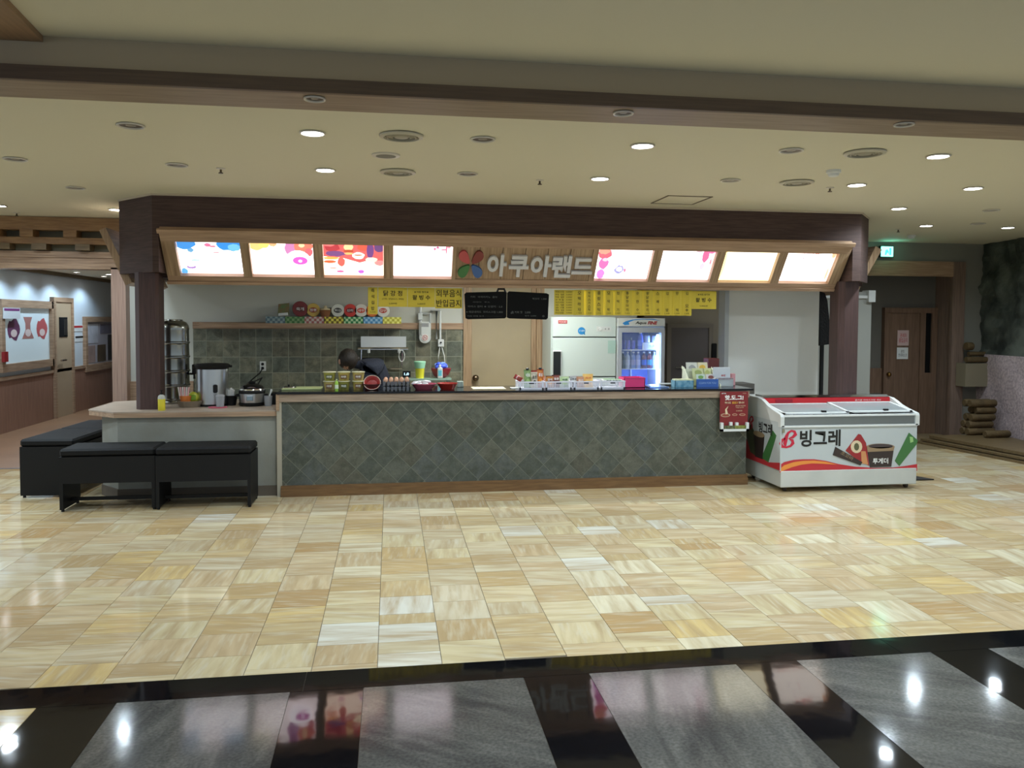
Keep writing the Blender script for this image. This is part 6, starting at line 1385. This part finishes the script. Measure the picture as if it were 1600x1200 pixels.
# ================================================================== PERSON behind the counter
def skin_chain(name, verts, edges, radii, m_, parent, sub=2):
    me = bpy.data.meshes.new(name); Mi = W[parent.name].inverted()
    me.from_pydata([tuple(Mi @ Vector(v)) for v in verts], edges, []); o = bpy.data.objects.new(name, me); COL.objects.link(o); o.parent = parent; W[o.name] = W[parent.name]
    o.modifiers.new('skin', 'SKIN'); 
    if not me.skin_vertices: me.attributes
    sl = me.skin_vertices[0].data if me.skin_vertices else None
    if sl is None:
        bpy.context.view_layer.objects.active = o; bpy.ops.mesh.customdata_skin_add(); sl = me.skin_vertices[0].data
    for i, r in enumerate(radii): sl[i].radius = (r, r) if not isinstance(r, tuple) else r
    sl[0].use_root = True
    s = o.modifiers.new('sub', 'SUBSURF'); s.levels = sub; s.render_levels = sub
    me.materials.append(m_); me.shade_smooth()
    return o
hd = atY(543, 563, 9.15)
hx, hz = hd.x, hd.z
pe = thing('person', 'person with dark brown hair in navy clothes bending down behind the counter', 'person', (hx+.3, 9.3, 0))
navy = mat('navy_cloth', (34, 38, 52), .85, bump=.2); skinm = mat('skin', (196, 150, 124), .5)
px0 = hx+.34
V = [(px0+.02, 9.42, .90), (px0-.0, 9.38, 1.02), (px0-.04, 9.33, 1.13), (px0-.13, 9.24, 1.19), (px0-.21, 9.2, 1.2), (hx+.03, 9.17, hz-.04),
     (px0-.11, 9.10, 1.165), (px0-.16, 9.02, .98), (px0-.28, 8.92, .86), (px0-.09, 9.42, 1.17), (px0-.2, 9.44, .97), (px0-.32, 9.3, .86),
     (px0-.05, 9.33, .84), (px0-.07, 9.33, .46), (px0-.03, 9.36, .07), (px0-.14, 9.33, .04), (px0+.08, 9.5, .84), (px0+.07, 9.5, .46), (px0+.1, 9.53, .07), (px0-.01, 9.5, .04)]
E_ = [(0, 1), (1, 2), (2, 3), (3, 4), (4, 5), (3, 6), (6, 7), (7, 8), (3, 9), (9, 10), (10, 11), (0, 12), (12, 13), (13, 14), (14, 15), (0, 16), (16, 17), (17, 18), (18, 19)]
Rr = [.14, .14, .15, .12, .055, .05, .062, .047, .035, .062, .047, .035, .09, .06, .045, .035, .09, .06, .045, .035]
skin_chain('body', V, E_, Rr, navy, pe)
hm = MB(); hm.sphere((hx, 9.15, hz), .095, 22, 14, (.95, 1.08, 1.15)); hm.build('head', skinm, pe)
hr = MB(); hr.sphere((hx+.006, 9.155, hz+.012), .108, 24, 16, (1.0, 1.08, 1.12))
for v in hr.v:      # cut the face side (down-left) away and roughen into locks
    d = v-Vector((hx, 9.15, hz)); 
    if d.x*-.55+d.y*.83 > .07 and d.z < -.02: v += Vector((.02, -.035, .02))
    v += d.normalized()*.006*n2(v.x*60, v.z*20, v.y*60)
hr.build('hair', mat('dark_brown_hair', (44, 34, 26), .55, bump=.5, bscale=90, stretch=(1, 1, .2)), pe)
MB().sphere((hx+.085, 9.2, hz+.01), .05, 14, 9).build('hair_bun', mat('dark_brown_hair', None), pe)
HC = Vector((hx, 9.15, hz)); fd = Vector((-.55, .835, 0)); sd_ = Vector((.835, .55, 0))
for q_ in (-1, 1):
    MB().sphere(HC+fd*.09+sd_*.034*q_+Vector((0, 0, -.005)), .011, 10, 6).build('eye', whitep, pe)
    MB().sphere(HC+sd_*.098*q_+Vector((0, 0, -.012)), .026, 10, 7, (.6, .6, 1.2)).build('ear', skinm, pe)
MB().sphere(HC+fd*.105+Vector((0, 0, -.032)), .016, 10, 7, (.9, .9, 1.3)).build('nose', skinm, pe)
MB().sphere(HC+fd*.09+Vector((0, 0, -.066)), .02, 10, 6, (1, .8, .35)).build('mouth', mat('lips', (160, 90, 84), .5), pe)
for (bx_, by_, bz_, s1) in [(px0-.30, 8.90, .84, 1), (px0-.34, 9.29, .84, -1)]:
    vv = [(bx_+.02, by_, bz_+.02), (bx_-.03, by_, bz_)]; ee = [(0, 1)]; rr = [.028, .034]
    for k in range(4):
        L_ = (.062, .07, .066, .052)[k]; yy = by_+(k-1.5)*.018; n0 = len(vv)
        vv += [(bx_-.06, yy, bz_), (bx_-.06-L_*.5, yy, bz_-.012), (bx_-.06-L_, yy, bz_-.035)]; ee += [(1, n0), (n0, n0+1), (n0+1, n0+2)]; rr += [.010, .009, .007]
    n0 = len(vv); vv += [(bx_-.02, by_-s1*.045, bz_), (bx_-.055, by_-s1*.055, bz_-.02)]; ee += [(1, n0), (n0, n0+1)]; rr += [.011, .008]
    skin_chain('hand', vv, ee, rr, skinm, pe, 1)

# doormat edge by the freezer
p = atZ(1438, 750, 0); MB().prism([(p.x-.1, p.y-.03), (p.x+.14, p.y-.03), (p.x+.05, p.y+.2), (p.x-.2, p.y+.2)], 0.001, .012, 'Z').build('floor_mat', mat('dark_mat', (40, 36, 30), .9), None, label='dark mat corner on the floor right of the freezer', cat='mat')
